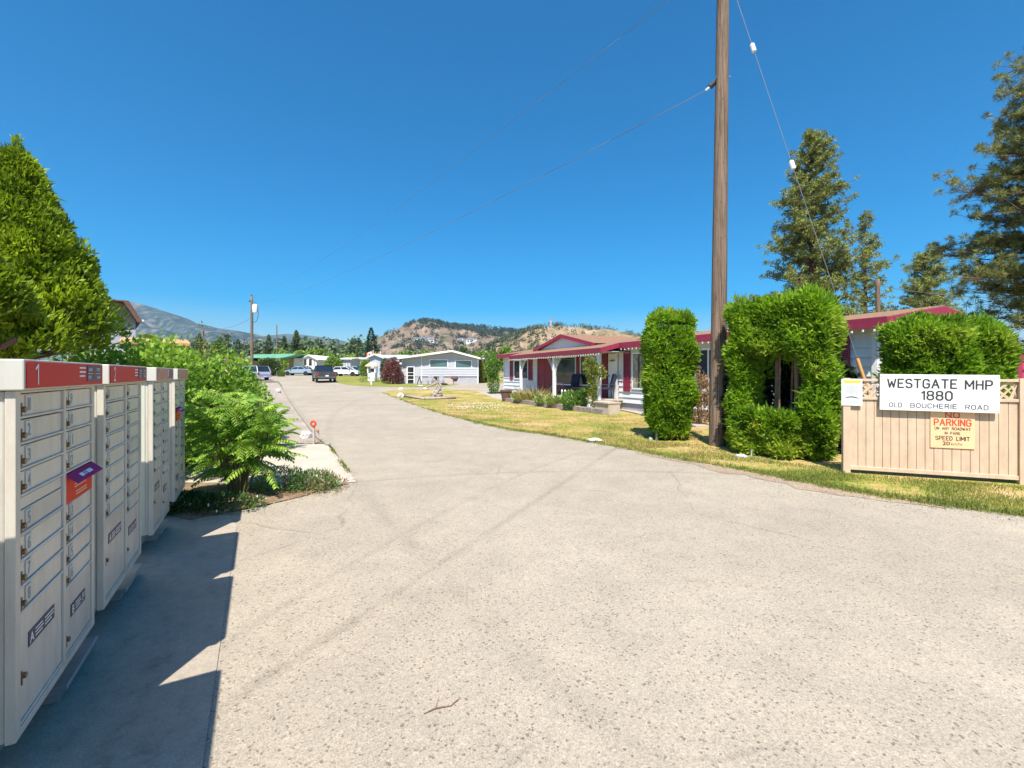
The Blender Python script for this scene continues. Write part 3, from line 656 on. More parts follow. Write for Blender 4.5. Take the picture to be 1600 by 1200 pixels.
def fence_bay(a, b):
    for za_, zb_ in ((1.48, 1.52), (1.19, 1.235), (.07, .13)): MB().box(a, b, -.035, .035, za_, zb_).build('rail', M['fence'], fence, bevel=.004)
    n = max(2, round((b-a)/.105)); wv = (b-a)/n
    m = MB(); rr = random.Random(3)
    for i in range(n):
        m.box(a+i*wv+.002, a+(i+1)*wv-.0035, -.012-rr.uniform(0, .003), .008, .12, 1.2)
    m.build('board_panel', M['fence'], fence, bevel=.002, seg=1)
    m = MB(); x = a-.3
    while x < b:
        for sgn, yy in ((1, -.008), (-1, .002)):
            za, zb = 1.236, 1.479; hx = (zb-za)
            xa, xb = (x, x+hx) if sgn > 0 else (x+hx, x)
            q = [(xa, za), (xa+.05, za), (xb+.05, zb), (xb, zb)]
            q = [(min(max(u, a), b), v) for u, v in q]
            if max(u for u, v in q)-min(u for u, v in q) > .06: m.prism(q, yy, yy+.008)
        x += .13
    m.build('lattice', M['fence'], fence)
fence_bay(.1, kR); fence_bay(kR+.1, kR+2.1)
# main white sign
def on_fence(name, label, cat_, px0, px1, py0, py1, off, m, thick=.02):
    a, b = fk(px0, off), fk(px1, off); zc = (fz(px0, py0, off)+fz(px1, py0, off))/2 if False else fz(px0, py0, off)
    zb = fz(px0, py1, off)
    o = FP-fin*off+fe*a; t = thing(name, label, cat_, (o.x, o.y, zb), FZ)
    MB().box(0, b-a, -thick/2, thick/2, 0, zc-zb).build('board', m, t, bevel=.003)
    return t, b-a, zc-zb
t, sw, sh = on_fence('entrance_sign', 'long white sign with black letters WESTGATE MHP 1880 on the tan fence', 'sign', 1374, 1561, 584.5, 640, .075, M['signwhite'], .03)
t.rotation_euler[1] = R(.6)
MB().box(.2, .26, .015, .062, .02, sh-.04).box(sw-.26, sw-.2, .015, .062, .02, sh-.04).build('batten', M['fence'], t)
x = TX(); th_ = .021
stroke_text(x.mb, 'WESTGATE', sw*.362, sh*.75, -.0165, sh*.225, sw*.585, th_)
stroke_text(x.mb, 'MHP', sw*.833, sh*.735, -.0165, sh*.225, sw*.21, th_)
stroke_text(x.mb, '1880', sw*.493, sh*.43, -.0165, sh*.225, sw*.25, th_)
stroke_text(x.mb, 'OLD', sw*.14, sh*.15, -.0165, sh*.115, sw*.108, .009)
stroke_text(x.mb, 'BOUCHERIE', sw*.465, sh*.148, -.0165, sh*.115, sw*.385, .009)
sc_ = MB()
for sx in (.012, .988):
    for sz in (.06, .94): sc_.cone((sw*sx, -.0151, sh*sz), (sw*sx, -.019, sh*sz), .008, .007, 8)
sc_.build('screws', M['steel'], t)
stroke_text(x.mb, 'ROAD', sw*.82, sh*.142, -.0165, sh*.115, sw*.178, .009)
x.build('lettering', M['black'], t)
t, sw, sh = on_fence('parking_sign', 'small cream sign with red NO PARKING lettering and a speed limit', 'sign', 1453.5, 1523, 642, 699, .022, M['cream'], .012)
x = TX(); stroke_text(x.mb, 'NO', sw*.5, sh*.9, -.0075, sh*.14, sw*.30, .015); stroke_text(x.mb, 'PARKING', sw*.5, sh*.7, -.0075, sh*.165, sw*.82, .016); x.build('red_lettering', M['redtext'], t)
x = TX(); stroke_text(x.mb, 'ON ANY ROADWAY'.replace('Y', 'Y'), sw*.5, sh*.535, -.0075, sh*.07, sw*.8, .006); stroke_text(x.mb, 'IN PARK', sw*.5, sh*.41, -.0075, sh*.07, sw*.34, .006)
stroke_text(x.mb, 'SPEED LIMIT', sw*.5, sh*.27, -.0075, sh*.1, sw*.76, .009)
x.put('20', sw*.36, sh*.13, -.0075, h=sh*.105, w=sw*.17, bold=.02).put('km/hr', sw*.6, sh*.125, -.0075, h=sh*.08, w=sw*.26, bold=.0)
x.build('dark_lettering', M['black'], t)
t, sw, sh = on_fence('paper_notice', 'white paper notice with a yellow band on the fence end post', 'notice', 1314.5, 1347.5, 592.5, 633.5, .058, M['signwhite'], .006)
x = TX().bar(sw*.1, sw*.92, sh*.86, sh*.96, -.0045); x.build('yellow_band', M['yellow'], t)
x = TX()
for k in range(9): x.bar(sw*.14, sw*(.86-.07*(k % 3 == 1)), sh*(.78-.04*k), sh*(.792-.04*k), -.0045)
x.bar(sw*.15, sw*.8, sh*.16, sh*.172, -.0045).bar(sw*.3, sw*.7, sh*.11, sh*.122, -.0045); x.build('fine_print', M['greyprint'], t)
x = TX(); x.mb.prism([(sw*.12, sh*.28), (sw*.3, sh*.34), (sw*.5, sh*.36), (sw*.7, sh*.33), (sw*.88, sh*.27), (sw*.7, sh*.29), (sw*.5, sh*.315), (sw*.3, sh*.3)], -.0047, -.0045)
x.build('emblem', M['black'], t)

# ------------------------------------------------------------------ utility poles, wires, guy
def wood_pole(label, base, top, r0, r1, group=None, name='utility_pole'):
    t = thing(name, label, 'utility pole', base, 0, group)
    tv = Vector(top)-Vector(base); m = MB(); n = 14; prev = None
    vs = []; rr = random.Random(5); K = 16
    for k in range(K+1):
        f = k/K; c = tv*f
        for i in range(n):
            a = 2*math.pi*i/n; r = (r0+(r1-r0)*f)*(1+rr.uniform(-.025, .025)); vs.append((c.x+r*math.cos(a), c.y+r*math.sin(a), c.z))
    fs = [(k*n+i, k*n+(i+1) % n, (k+1)*n+(i+1) % n, (k+1)*n+i) for k in range(K) for i in range(n)]+[tuple(range(K*n, K*n+n))]
    m.add(vs, fs); m.build('pole_shaft', M['pole'], t, smooth=True)
    return t
def pole_mat():
    m = bpy.data.materials.new('checked_pole_wood'); m.use_nodes = True; t = m.node_tree; n = t.nodes; l = t.links; b = n['Principled BSDF']
    b.inputs['Roughness'].default_value = .9; b.inputs['Specular IOR Level'].default_value = .2
    tc = n.new('ShaderNodeTexCoord'); mp_ = n.new('ShaderNodeMapping'); mp_.inputs['Scale'].default_value = (55, 55, 1.1); l.new(tc.outputs['Object'], mp_.inputs[0])
    nz = n.new('ShaderNodeTexNoise'); nz.inputs['Scale'].default_value = 1; nz.inputs['Detail'].default_value = 6; nz.inputs['Roughness'].default_value = .7; l.new(mp_.outputs[0], nz.inputs[0])
    rp = n.new('ShaderNodeValToRGB'); e = rp.color_ramp.elements; e[0].position = .32; e[0].color = (.018, .013, .011, 1); e[1].position = .68; e[1].color = (.33, .235, .165, 1)
    q = e.new(.43); q.color = (.13, .09, .065, 1); l.new(nz.outputs['Fac'], rp.inputs[0]); l.new(rp.outputs[0], b.inputs['Base Color'])
    bp = n.new('ShaderNodeBump'); bp.inputs['Strength'].default_value = .8; bp.inputs['Distance'].default_value = .02; l.new(nz.outputs['Fac'], bp.inputs['Height']); l.new(bp.outputs[0], b.inputs['Normal'])
    return m
M['pole'] = pole_mat()
PB = at(1120.5, 10.07); PT = Vector((PB.x+.145, 10.07, 11.2))
up = wood_pole('tall weathered wooden utility pole standing between the two clipped cedars', PB, PT, .175, .118)
k_ = MB(); kr = random.Random(9)
for i in range(26):
    h = kr.uniform(1.0, 10.4); f = h/11.2; r = .175+(.118-.175)*f; a = R(-90+kr.uniform(-55, 35)); c = (PT-PB)*f
    p = c+Vector((math.cos(a)*r*.97, math.sin(a)*r*.97, 0)); k_.cone(p, p+Vector((math.cos(a), math.sin(a), 0))*.006, .012, .011, 8)
k_.build('drill_holes', M['gap'], up)
MB().box(-.065, .02, -.177, -.171, 1.80, 1.83).build('tag', M['yellow'], up)
hz = 8.02; cx = (PT-PB).x*hz/11.2
ins = MB().tube([(cx-.12, -.03, hz+.1), (cx-.2, -.02, hz+.02)], .02).cone((cx-.16, -.02, hz+.03), (cx-.25, .02, hz-.06), .05, .06, 10).build('deadend_clamp', M['plastic'], up)
MB().cone((cx-.26, .02, hz-.07), (cx-.34, .05, hz-.12), .03, .02, 8).build('wire_grip', M['porcelain'], up)
MB().tube([(cx-.14, 0, hz+.16), (cx+.2, 0, hz+.16)], .012).build('through_bolt', M['steel'], up)
FPB = at(393.5, 62)
def wire(name, label, a, b, sag, r, n=24):
    a, b = Vector(a), Vector(b); pts = []
    for i in range(n+1):
        f = i/n; p = a.lerp(b, f); p.z -= sag*4*f*(1-f); pts.append(p)
    o = MB().tube(pts, r, 6).build(name, M['wire'], smooth=True); return tag(o, label, 'wire')
FT = Vector((FPB.x, FPB.y, EYE+(HOR-463)*mp(62)))
wire('power_line', 'upper thin overhead power line crossing the sky to the far pole', (PT.x-.1, 10.07, 10.75), FT-Vector((0, 0, .2)), 1.0, .006)
wire('power_line', 'lower overhead line clamped to the side of the near wooden pole', (PB.x+cx-.33, 10.12, hz-.12), FT-Vector((0, 0, 1.1)), .85, .008)
GT = Vector((PT.x, 10.05, 10.7)); GA = Vector((7.04, 8.45, 0.0))
gw = thing('guy_wire', 'steel guy wire with two white insulators and an orange guard beside the tall pole', 'guy wire', GA)
L_ = GT-GA
def gpt(py):   # point of the guy at photo row py
    lo, hi = 0.0, 1.0
    for _ in range(40):
        f = (lo+hi)/2; p = GA+L_*f
        if HOR-(p.z-EYE)*F/p.y > py: lo = f
        else: hi = f
    return L_*f
MB().tube([(0, 0, 0)]+[tuple(L_*f) for f in np.linspace(.05, 1, 20)], .006, 6).build('strand', M['wire'], gw)
for py in (75, 258):
    p = gpt(py); d = L_.normalized(); MB().cone(p-d*.085, p+d*.085, .048, .048, 12).cone(p-d*.1, p-d*.086, .03, .035, 10).cone(p+d*.086, p+d*.1, .035, .03, 10).build('insulator', M['porcelain'], gw, smooth=False)
p = gpt(560); MB().cone((0, 0, 0.02), tuple(p), .026, .032, 10).build('guard_tube', M['guard'], gw)
fp = wood_pole('distant brown utility pole with a white transformer above the silver van', FPB, FT, .22, .15)
hh = FT.z-FPB.z
MB().lathe([(.05, -.1), (.32, -.05), (.34, 0), (.34, .95), (.3, 1.05), (.08, 1.12)], (.5, -.1, hh-2.2), 16).build('transformer', M['porcelain'], fp, smooth=True)
MB().box(-.15, .3, -.04, .04, hh-2.0, hh-1.85).box(-.3, .1, -.03, .03, hh-.9, hh-.8).build('bracket', M['steel'], fp)
MB().lathe([(.06, 0), (.1, .1), (.06, .25)], (-.28, 0, hh-.8), 8).lathe([(.06, 0), (.1, .1), (.06, .25)], (-.02, 0, hh+.0), 8).build('insulator', M['plastic'], fp)
MB().tube([(.2, -.1, hh-3.6), (.7, -.1, hh-3.4), (.95, -.1, hh-2.6), (.85, -.1, hh-1.2), (.4, -.1, hh-.7)], .03).build('jumper_cable', M['plastic'], fp)
wire('service_line', 'slack service wire dropping left from the distant transformer pole', FT-Vector((.1, 0, 2.9)), at(348, 66, 513), .3, .02)
b = at(432.5, 95); tp = at(432.5, 95, 507); thin = wood_pole('thin pale pole rising behind the green carport roof', b, tp, .16, .1)
b = at(1373, 24); tp = Vector((b.x-.05, 24, EYE+(HOR-436)*mp(24))); wood_pole('short brown utility pole behind the house roof under the pines', b, tp, .12, .1)
wire('power_line', 'short bit of cable between the right-hand pines', at(1373, 24, 446), at(1640, 20, 464), .25, .012)

# ------------------------------------------------------------------ main white house with crimson trim
HP = Vector((-.53, 31.6, 0)); he = Vector((.409, -.9125, 0)).normalized(); hin = Vector((-he.y, he.x, 0)); HZ = math.atan2(he.y, he.x)
HL = 22.66; HW = 4.2
def hl(px, off=0.0):
    r = (px-800)/F; p = HP-hin*off
    return (r*p.y-p.x)/(he.x-r*he.y)
def hzt(px, py, off=0.0):
    p = HP-hin*off+he*hl(px, off); return EYE+(HOR-py)*p.y/F
house = thing('mobile_home', 'long white sided mobile home with crimson trim, shutters and a covered porch', 'house', HP, HZ)
def siding(x0, x1, z0, z1, y=0, pitch=.235):
    m = MB(); z = z0
    while z < z1-1e-3:
        zt = min(z+pitch, z1)
        m.add([(x0, y-.045, z), (x1, y-.045, z), (x1, y-.004, zt), (x0, y-.004, zt), (x0, y+.0, z), (x1, y+.0, z)], [(0, 1, 2, 3), (4, 5, 1, 0)])
        z = zt
    return m
EZ = 2.78   # soffit height
MB().box(.01, HL-.01, .01, HW, .36, EZ).build('wall', M['siding'], house)
sd = siding(0, 5.0, .36, EZ); sd2 = siding(12.8, HL, .36, EZ)
sd.v += [];
w1 = sd.build('siding', M['siding'], house); sd2.build('siding', M['siding'], house)
MB().box(-.01, .0, .0, HW, .36, EZ).box(HL, HL+.02, 0, HW, .36, EZ).build('end_wall', M['siding'], house)
MB().box(.05, HL-.05, .02, .06, 0, .37).build('skirting', M['siding_dk'], house)
for xx in (0, HL): MB().box(xx-(.03 if xx == 0 else .07), xx+(.07 if xx == 0 else .03), -.052, -.046, .36, EZ).build('corner_trim', M['white_paint'], house)
# roof: low gable, ridge along x
u0, uR, ov = -.42, 2.1, .42
zE, zR = EZ+.13, 3.32
rf = MB()
rf.prism([(u0, zE), (uR, zR), (2*uR-u0, zE), (2*uR-u0, zE-.03), (uR, zR-.14), (u0, zE-.05)], -.38, HL+.42, 'x')
roof = rf.build('roof', M['shingle'], house)
for xx0, xx1 in ((-.40, 3.9), (13.38, HL+.44)): MB().box(xx0, xx1, u0-.03, u0-.002, zE-.24, zE).build('fascia', M['crimson'], house)
for xx in (-.41, HL+.425):   # rakes
    MB().prism([(u0-.02, zE-.22), (u0-.02, zE-.02), (uR, zR-.03), (2*uR-u0+.02, zE-.02), (2*uR-u0+.02, zE-.22), (uR, zR-.25)], xx, xx+.025, 'x').build('rake_board', M['crimson'], house)
MB().box(-.38, HL+.4, u0, .0, EZ-.0, EZ+.02).build('soffit', M['soffit'], house)
MB().prism([(0, EZ), (uR, zR-.16), (HW, EZ)], HL-.01, HL+.018, 'x').build('gable_end', M['siding'], house)
# porch roof: outer edge lower, posts, beam
xa, xb, yo = 3.95, 13.33, -1.36
zo = 2.62
pr = MB()
pr.add([(xa, yo, zo+.07), (xb, yo, zo+.07), (xb, u0+.02, zE+.012), (xa, u0+.02, zE+.012), (xa, yo, zo-.0), (xb, yo, zo-.0), (xb, u0+.02, zE-.07), (xa, u0+.02, zE-.07)],
       [(0, 1, 2, 3), (7, 6, 5, 4), (0, 4, 5, 1), (1, 5, 6, 2), (0, 3, 7, 4), (3, 2, 6, 7)])
pr.build('porch_roof', M['shingle'], house)
MB().box(xa-.02, xb+.02, yo-.03, yo-.002, zo-.15, zo+.065).build('porch_fascia', M['porch_f'], house)
for xx in (xb, xa-.025): MB().prism([(yo-.0, zo-.14), (yo, zo+.062), (u0-.03, zE), (u0-.03, zE-.2)], xx, xx+.025, 'x').build('porch_fascia', M['crimson'], house)
MB().box(xa+.02, xb-.02, yo+.03, -.0, 2.53, 2.55).build('porch_ceiling', M['soffit'], house)
# decorative dormer gable
gx, gw_, gz0, gz1 = 8.62, 3.1, 3.0, 3.62
MB().prism([(gx-gw_+.25, gz0-.1), (gx, gz1-.09), (gx+gw_-.25, gz0-.1)], u0+.05, u0+.09).build('dormer_gable', M['siding'], house)
dr = MB(); yb = 4.6
for sg in (-1, 1):
    e0 = (gx+sg*gw_, gz0); pk = (gx, gz1+.03)
    dr.add([(e0[0], u0-.12, e0[1]), (pk[0], u0-.12, pk[1]), (pk[0], yb, pk[1]), (e0[0], yb, e0[1]),
            (e0[0], u0-.12, e0[1]-.05), (pk[0], u0-.12, pk[1]-.05), (pk[0], yb, pk[1]-.05), (e0[0], yb, e0[1]-.05)],
           [(0, 1, 2, 3), (7, 6, 5, 4), (0, 4, 5, 1), (3, 2, 6, 7)])
dr.build('dormer_roof', M['shingle'], house)
df = MB()
for sg in (-1, 1):
    df.prism([(gx+sg*gw_, gz0-.16), (gx+sg*gw_, gz0), (gx, gz1+.03), (gx, gz1-.16)], u0-.15, u0-.122)
df.build('dormer_trim', M['crimson'], house)
# porch deck + posts + brackets
dk = MB().box(4.6, 13.1, -1.32, -.03, .44, .5).box(4.6, 13.1, -1.30, -1.27, .1, .44).build('porch_deck', M['deck'], house)
for xx in (hl(814, 1.2), hl(866, 1.2), hl(936, 1.2)):
    MB().box(xx-.07, xx+.07, -1.27, -1.13, .5 if xx > 5.5 else 0, 2.53).build('porch_post', M['white_paint'], house, bevel=.006)
def bracket(xx, sg):
    m = MB(); pts = []
    for k in range(9):
        a = k/8*math.pi/2; pts.append((xx+sg*(.09+.85*(1-math.cos(a))), -1.2, 1.25+1.26*math.sin(a)))
    m.tube(pts, .018, 5)
    for k in (1, 2, 3):
        m.tube([(xx+sg*.08, -1.2, 1.75+.0*k), (xx+sg*(.22+.2*k), -1.2, 2.52)], .013, 5)
    m.tube([(xx+sg*.08, -1.2, 1.8), (xx+sg*.25, -1.2, 1.8)], .013, 5)
    return m.build('post_bracket', M['white_paint'], house)
bracket(hl(814, 1.2), 1); bracket(hl(866, 1.2), -1); bracket(hl(866, 1.2), 1); bracket(hl(936, 1.2), -1)
# string of lights under the fascias
sl_ = MB(); rr = random.Random(4)
for i in range(48):
    xx = xa+.1+(xb-xa-.2)*i/47; z = zo-.18-.03*rr.random(); sl_.box(xx-.018, xx+.018, yo-.05, yo-.02, z-.03, z+.02)
for i in range(40):
    xx = 13.5+(HL-13.3)*i/39; z = zE-.27-.03*rr.random(); sl_.box(xx-.014, xx+.014, u0-.05, u0-.02, z-.03, z+.02)
sl_.build('string_lights', M['white_paint'], house)
# windows and shutters
def window(par, x0, x1, z0, z1, nd=1, m='glass', fw=.07, y=-.046, curtain=False, fm='white_paint'):
    f = MB(); f.box(x0, x1, y-.03, y, z0, z0+fw).box(x0, x1, y-.03, y, z1-fw, z1).box(x0, x0+fw, y-.03, y, z0+fw, z1-fw).box(x1-fw, x1, y-.03, y, z0+fw, z1-fw)
    for k in range(1, nd):
        xx = x0+(x1-x0)*k/nd; f.box(xx-.03, xx+.03, y-.025, y, z0+fw, z1-fw)
    w_ = f.build('window', M[fm], par)
    MB().box(x0+fw, x1-fw, y-.012, y-.004, z0+fw, z1-fw).build('pane', M[m], w_)
    if curtain:
        c = MB(); n = 26; vs = []
        for i in range(n+1):
            xx = x0+fw+(x1-x0-2*fw)*i/n; yy = y-.016-.006*math.sin(i*1.9)
            vs += [(xx, yy, z0+fw+.02), (xx, yy, z1-fw-.02)]
        c.add(vs, [(2*i, 2*i+2, 2*i+3, 2*i+1) for i in range(n) if i % 7 not in (5, 6)]); c.build('curtain', M['curtain'], w_)
    return w_
def shutter(x0, x1, z0, z1):
    m = MB().box(x0, x0+.045, -.075, -.047, z0, z1).box(x1-.045, x1, -.075, -.047, z0, z1).box(x0+.045, x1-.045, -.075, -.047, z0, z0+.06).box(x0+.045, x1-.045, -.075, -.047, z1-.06, z1)
    z = z0+.08
    while z < z1-.1:
        m.add([(x0+.045, -.07, z), (x1-.045, -.07, z), (x1-.045, -.05, z+.045), (x0+.045, -.05, z+.045)], [(0, 1, 2, 3)]); z += .05
    return m.build('shutter', M['crimson'], house)
shutter(1.08, 1.55, 1.2, 2.55); shutter(hl(827), hl(833), 1.2, 2.55)
window(house, 1.75, hl(826.5), 1.25, 2.5, 2, curtain=False)
MB().box(hl(841), hl(863.5), -.045, -.012, .5, 2.53).box(hl(841)+.1, hl(841)+.16, -.055, -.046, .5, 2.53).box(hl(852)-.03, hl(852)+.03, -.055, -.046, .5, 2.53).build('burgundy_panel', M['burgundy'], house)
MB().box(hl(864), hl(941), -.03, -.012, .5, 1.0).build('lower_panel', M['burgundy'], house)
window(house, hl(870.5), hl(901.5), 1.0, 2.5, 1); window(house, hl(908), hl(934), 1.0, 2.5, 1)
MB().box(hl(901.7), hl(907.8), -.04, -.012, 1.0, 2.53).box(hl(941.5), hl(950), -.05, -.012, .5, 2.53).build('burgundy_panel', M['burgundy'], house)
dr_ = MB().box(hl(952), hl(964.5), -.05, -.012, .52, 2.5).build('door', M['white_paint'], house, bevel=.004)
MB().cone((hl(953.5), -.05, 1.5), (hl(953.5), -.1, 1.5), .03, .03, 8).build('handle', M['brass'], dr_)
MB().lathe([(.03, 0), (.16, .03), (.16, .05), (.02, .07)], (0, 0, 0), 12).build('wreath', M['twig'], dr_).location = (hl(959), -.08, 2.15)
MB().box(hl(966)-.08, hl(966), -.045, -.03, .5, 2.53).build('door_trim', M['white_paint'], house)
shutter(hl(976), hl(986.7), .85, 2.56); xw = hl(989)
window(house, xw, xw+1.75, .95, 2.48, 2, curtain=True)
shutter(xw+1.85, xw+2.35, .85, 2.56)
shutter(16.6, 17.05, .85, 2.56); window(house, 17.1, 18.3, 1.0, 2.48, 2); shutter(hl(1317)-.32, hl(1330), .85, 2.56); window(house, 20.2, 21.45, 1.0, 2.48, 2)
MB().cone((2.35, -.03, 2.62), (2.35, -.12, 2.62), .06, .05, 10).build('wall_lamp', M['plastic'], house)
MB().lathe([(.02, 0), (.09, .04), (.1, .22), (.03, .3)], (hl(944), -.35, 2.05), 8).build('hanging_lantern', M['plastic'], house)

# porch furniture
def garden_chair(label, xx, yy, rz):
    p = HP+he*xx-hin*(-yy)
    t = thing('porch_chair', label, 'chair', (p.x, p.y, .5), HZ+rz, 'chairs on the porch')
    for sx in (-.27, .27):
        MB().tube([(sx, -.27, 0), (sx, -.27, .62), (sx, .27, .62), (sx, .3, 0)], .018, 6).build('side_frame', M['plastic'], t)
    MB().box(-.26, .26, -.26, .26, .4, .5).build('seat_cushion', M['navy_fabric'], t, bevel=.03)
    MB().add([(-.26, .2, .5), (.26, .2, .5), (.26, .34, 1.1), (-.26, .34, 1.1), (-.26, .3, .5), (.26, .3, .5), (.26, .43, 1.08), (-.26, .43, 1.08)],
             [(0, 1, 2, 3), (7, 6, 5, 4), (3, 2, 6, 7), (0, 3, 7, 4), (1, 5, 6, 2), (0, 4, 5, 1)]).build('back_cushion', M['navy_fabric'], t, bevel=.03)
    return t
garden_chair('navy cushioned chair in front of the big porch window', hl(893, .6), -.62, R(15))
garden_chair('navy cushioned chair beside the white front door', hl(948, .45), -.5, R(-25))
p = HP+he*hl(912, .7)-hin*.75
t = thing('porch_table', 'low dark table between the two porch chairs', 'table', (p.x, p.y, .5), HZ)
MB().box(-.5, .5, -.28, .28, .42, .46).build('table_top', M['plastic'], t, bevel=.005)
for sx in (-.45, .45):
    for sy in (-.24, .24): MB().cone((sx, sy, 0), (sx, sy, .42), .02, .02, 6).build('leg', M['plastic'], t)

# wooden entry step boxes
p = HP+he*(hl(937, 1.45)+.32)-hin*1.36
t = thing('wooden_steps', 'small weathered wooden step box at the right end of the porch', 'steps', (p.x, p.y, 0), HZ)
MB().box(0, .98, -.62, .0, .44, .5).box(.02, .96, -.58, -.02, .38, .435).build('tread', M['deck'], t, bevel=.006)
m = MB()
for i in range(8): m.box(.04+i*.115, .04+i*.115+.11, -.57, -.54, .02, .38)
for i in range(4): m.box(.93, .96, -.53+i*.125, -.53+i*.125+.12, .02, .38)
m.build('side_boards', M['deck'], t, bevel=.003)

# garden bed: stone edging, path slabs
e0, e1 = G(790, 627.5), G(943, 648)
bed = thing('garden_edging', 'low stone edging in front of the porch flower bed', 'edging', e0, math.atan2((e1-e0).y, (e1-e0).x))
LL = (e1-e0).length; m = MB(); rr = random.Random(2); xx = 0
while xx < LL:
    wv = rr.uniform(.32, .42); m.box(xx, xx+wv-.015, -.12+rr.uniform(-.01, .01), .12, 0, .22+rr.uniform(-.01, .01)); xx += wv
m.build('edging_stones', M['stone'], bed, bevel=.02)
o = sheet('flower_bed_soil', [e0, e1, HP+he*12.8-hin*1.3, HP+he*.5-hin*.1], .09, M['soil'])
b0, b1 = G(965, 641), G(1085, 668)
bed = thing('garden_edging', 'pale paver strip along the base of the house right of the steps', 'edging', b0, math.atan2((b1-b0).y, (b1-b0).x))
m = MB(); xx = 0; LL = (b1-b0).length
while xx < LL: m.box(xx, xx+.58, -.02, .42, 0, .07); xx += .6
m.build('paving_slabs', M['paver'], bed, bevel=.01)
p0 = G(752, 616); sheet('garden_path', g2((745, 612), (775, 612), (793, 622), (790, 627), (768, 621)), .02, M['paver'])
# planter pot by the corner
p = G(791, 627.5)
t = thing('planter_pot', 'dark brown wicker planter at the left corner of the white house', 'planter', p, .2)
MB().lathe([(.24, 0), (.32, .5), (.36, .52), (.36, .6), (.31, .6), (.29, .5)], (0, 0, .07), 20).build('pot', M['planter'], t)
for sx, sy in ((-.15, -.15), (.15, -.15), (-.15, .15), (.15, .15)): MB().box(sx-.04, sx+.04, sy-.04, sy+.04, 0, .08).build('foot', M['planter'], t)
# little statue at the edging
p = G(922, 645)
t = thing('garden_statue', 'small white garden figure at the edging below the vine', 'statue', (p.x, p.y, .2), 0)
MB().lathe([(.12, 0), (.15, .06), (.11, .14), (.08, .2), (.1, .26), (.09, .33), (.03, .38)], (0, 0, 0), 12).build('figure_body', M['whiterock'], t, smooth=True)
MB().blob((0, -.01, .43), .075, .075, .09, 2, .05).build('figure_head', M['whiterock'], t, smooth=True)
# row of small white ornaments on deck edge
for i, px in enumerate((878, 883, 888, 893)):
    p = HP+he*hl(px, 1.22)-hin*1.22
    tag(MB().lathe([(.03, 0), (.04, .05), (.025, .2), (.05, .26), (.02, .34)], (0, 0, 0), 8).build('white_ornament', M['white_paint'], None, smooth=True), 'small white ornament standing on the porch deck edge', 'ornament', 'white ornaments along the porch edge').location = (p.x, p.y, .5)
# pink shed / fence at the far right behind the cedars
p = at(1588, 11.5); t = thing('crimson_gate', 'crimson vertical board gate at the right edge behind the cedar hedge', 'gate', (p.x, p.y, 0), R(-12))
m = MB()
for i in range(18): m.box(.1+i*.16, .1+i*.16+.152, 0, .02, .1, 1.92)
m.build('gate_boards', M['crimson_l'] if 'crimson_l' in M else M['crimson'], t, bevel=.002, seg=1)
MB().box(.08, 3.0, -.03, -.001, 1.93, 2.08).box(.08, 3.0, -.03, -.001, .1, .22).box(.08, 3.0, -.03, -.001, 1.68, 1.72).build('gate_rail', M['crimson'], t)
MB().box(0, .09, -.05, .05, 0, 2.1).build('post', M['crimson'], t)

# ------------------------------------------------------------------ pale grey house in the middle distance
GZ = 47.6; k = mp(GZ)
def gx_(px): return (px-628)*k
def gz_(py, z=GZ): return EYE+(HOR-py)*mp(z)-H(z)
gh = thing('mobile_home', 'pale grey sided home with two teal windows facing the driveway', 'house', at(628, GZ), 0)
bw = gx_(747.3); zs = gz_(588); wt = gz_(560)
gp = [(0, zs), (bw, zs), (bw, gz_(561.5)), (gx_(707), gz_(551)), (gx_(663), gz_(556)), (0, gz_(561.5))]
MB().prism(gp, .03, 14, 'y').build('wall', M['siding_grey'], gh)
m = MB(); z = zs
while z < gz_(575): m.add([(gx_(659), -.02, z), (bw, -.02, z), (bw, .01, z+.24), (gx_(659), .01, z+.24), (gx_(659), .02, z), (bw, .02, z)], [(0, 1, 2, 3), (4, 5, 1, 0)]); z += .24
m.build('siding', M['siding_grey'], gh)
MB().box(.03, bw-.03, .06, 13.9, 0, zs).build('skirting', M['siding_dk'], gh)
rp_ = [(-.35, gz_(558.6)), (gx_(663), gz_(553.3)), (gx_(707), gz_(547.3)), (gx_(751.2), gz_(558.8))]
rl = [(x, z-.2) for x, z in reversed(rp_)]
MB().prism(rp_+rl, -.62, 14.5, 'y').build('roof', M['roof_white'], gh)
MB().box(gx_(658.3), gx_(659.5), -.04, .02, zs-.5, gz_(556)).box(bw-.08, bw+.02, -.05, .03, 0, gz_(561)).box(-.02, .08, -.05, .02, zs, gz_(561.5)).build('corner_trim', M['white_paint'], gh)
window(gh, gx_(670.8), gx_(700.3), gz_(574.7), gz_(561.3), 1, 'glass_teal', .09, -.0); window(gh, gx_(710.6), gx_(737.5), gz_(575.7), gz_(562.5), 1, 'glass_teal', .09, -.0)
f = MB(); x0, x1, z0, z1 = gx_(635.7), gx_(648), gz_(599), gz_(572.5)
f.box(x0, x0+.1, -.07, 0, z0, z1).box(x1-.1, x1, -.07, 0, z0, z1).box(x0+.1, x1-.1, -.07, 0, z1-.08, z1)
for q in (.22, .44, .62): f.box(x0+.1, x1-.1, -.06, -.02, z0+(z1-z0)*q, z0+(z1-z0)*q+.05)
dd = f.build('door', M['white_paint'], gh); MB().box(x0+.1, x1-.1, -.03, -.01, z0+.05, z1-.08).build('pane', M['glass'], dd)
MB().box(gx_(618), gx_(628.5), .2, 4, 0, gz_(562)).build('annex_wall', M['siding_grey'], gh)
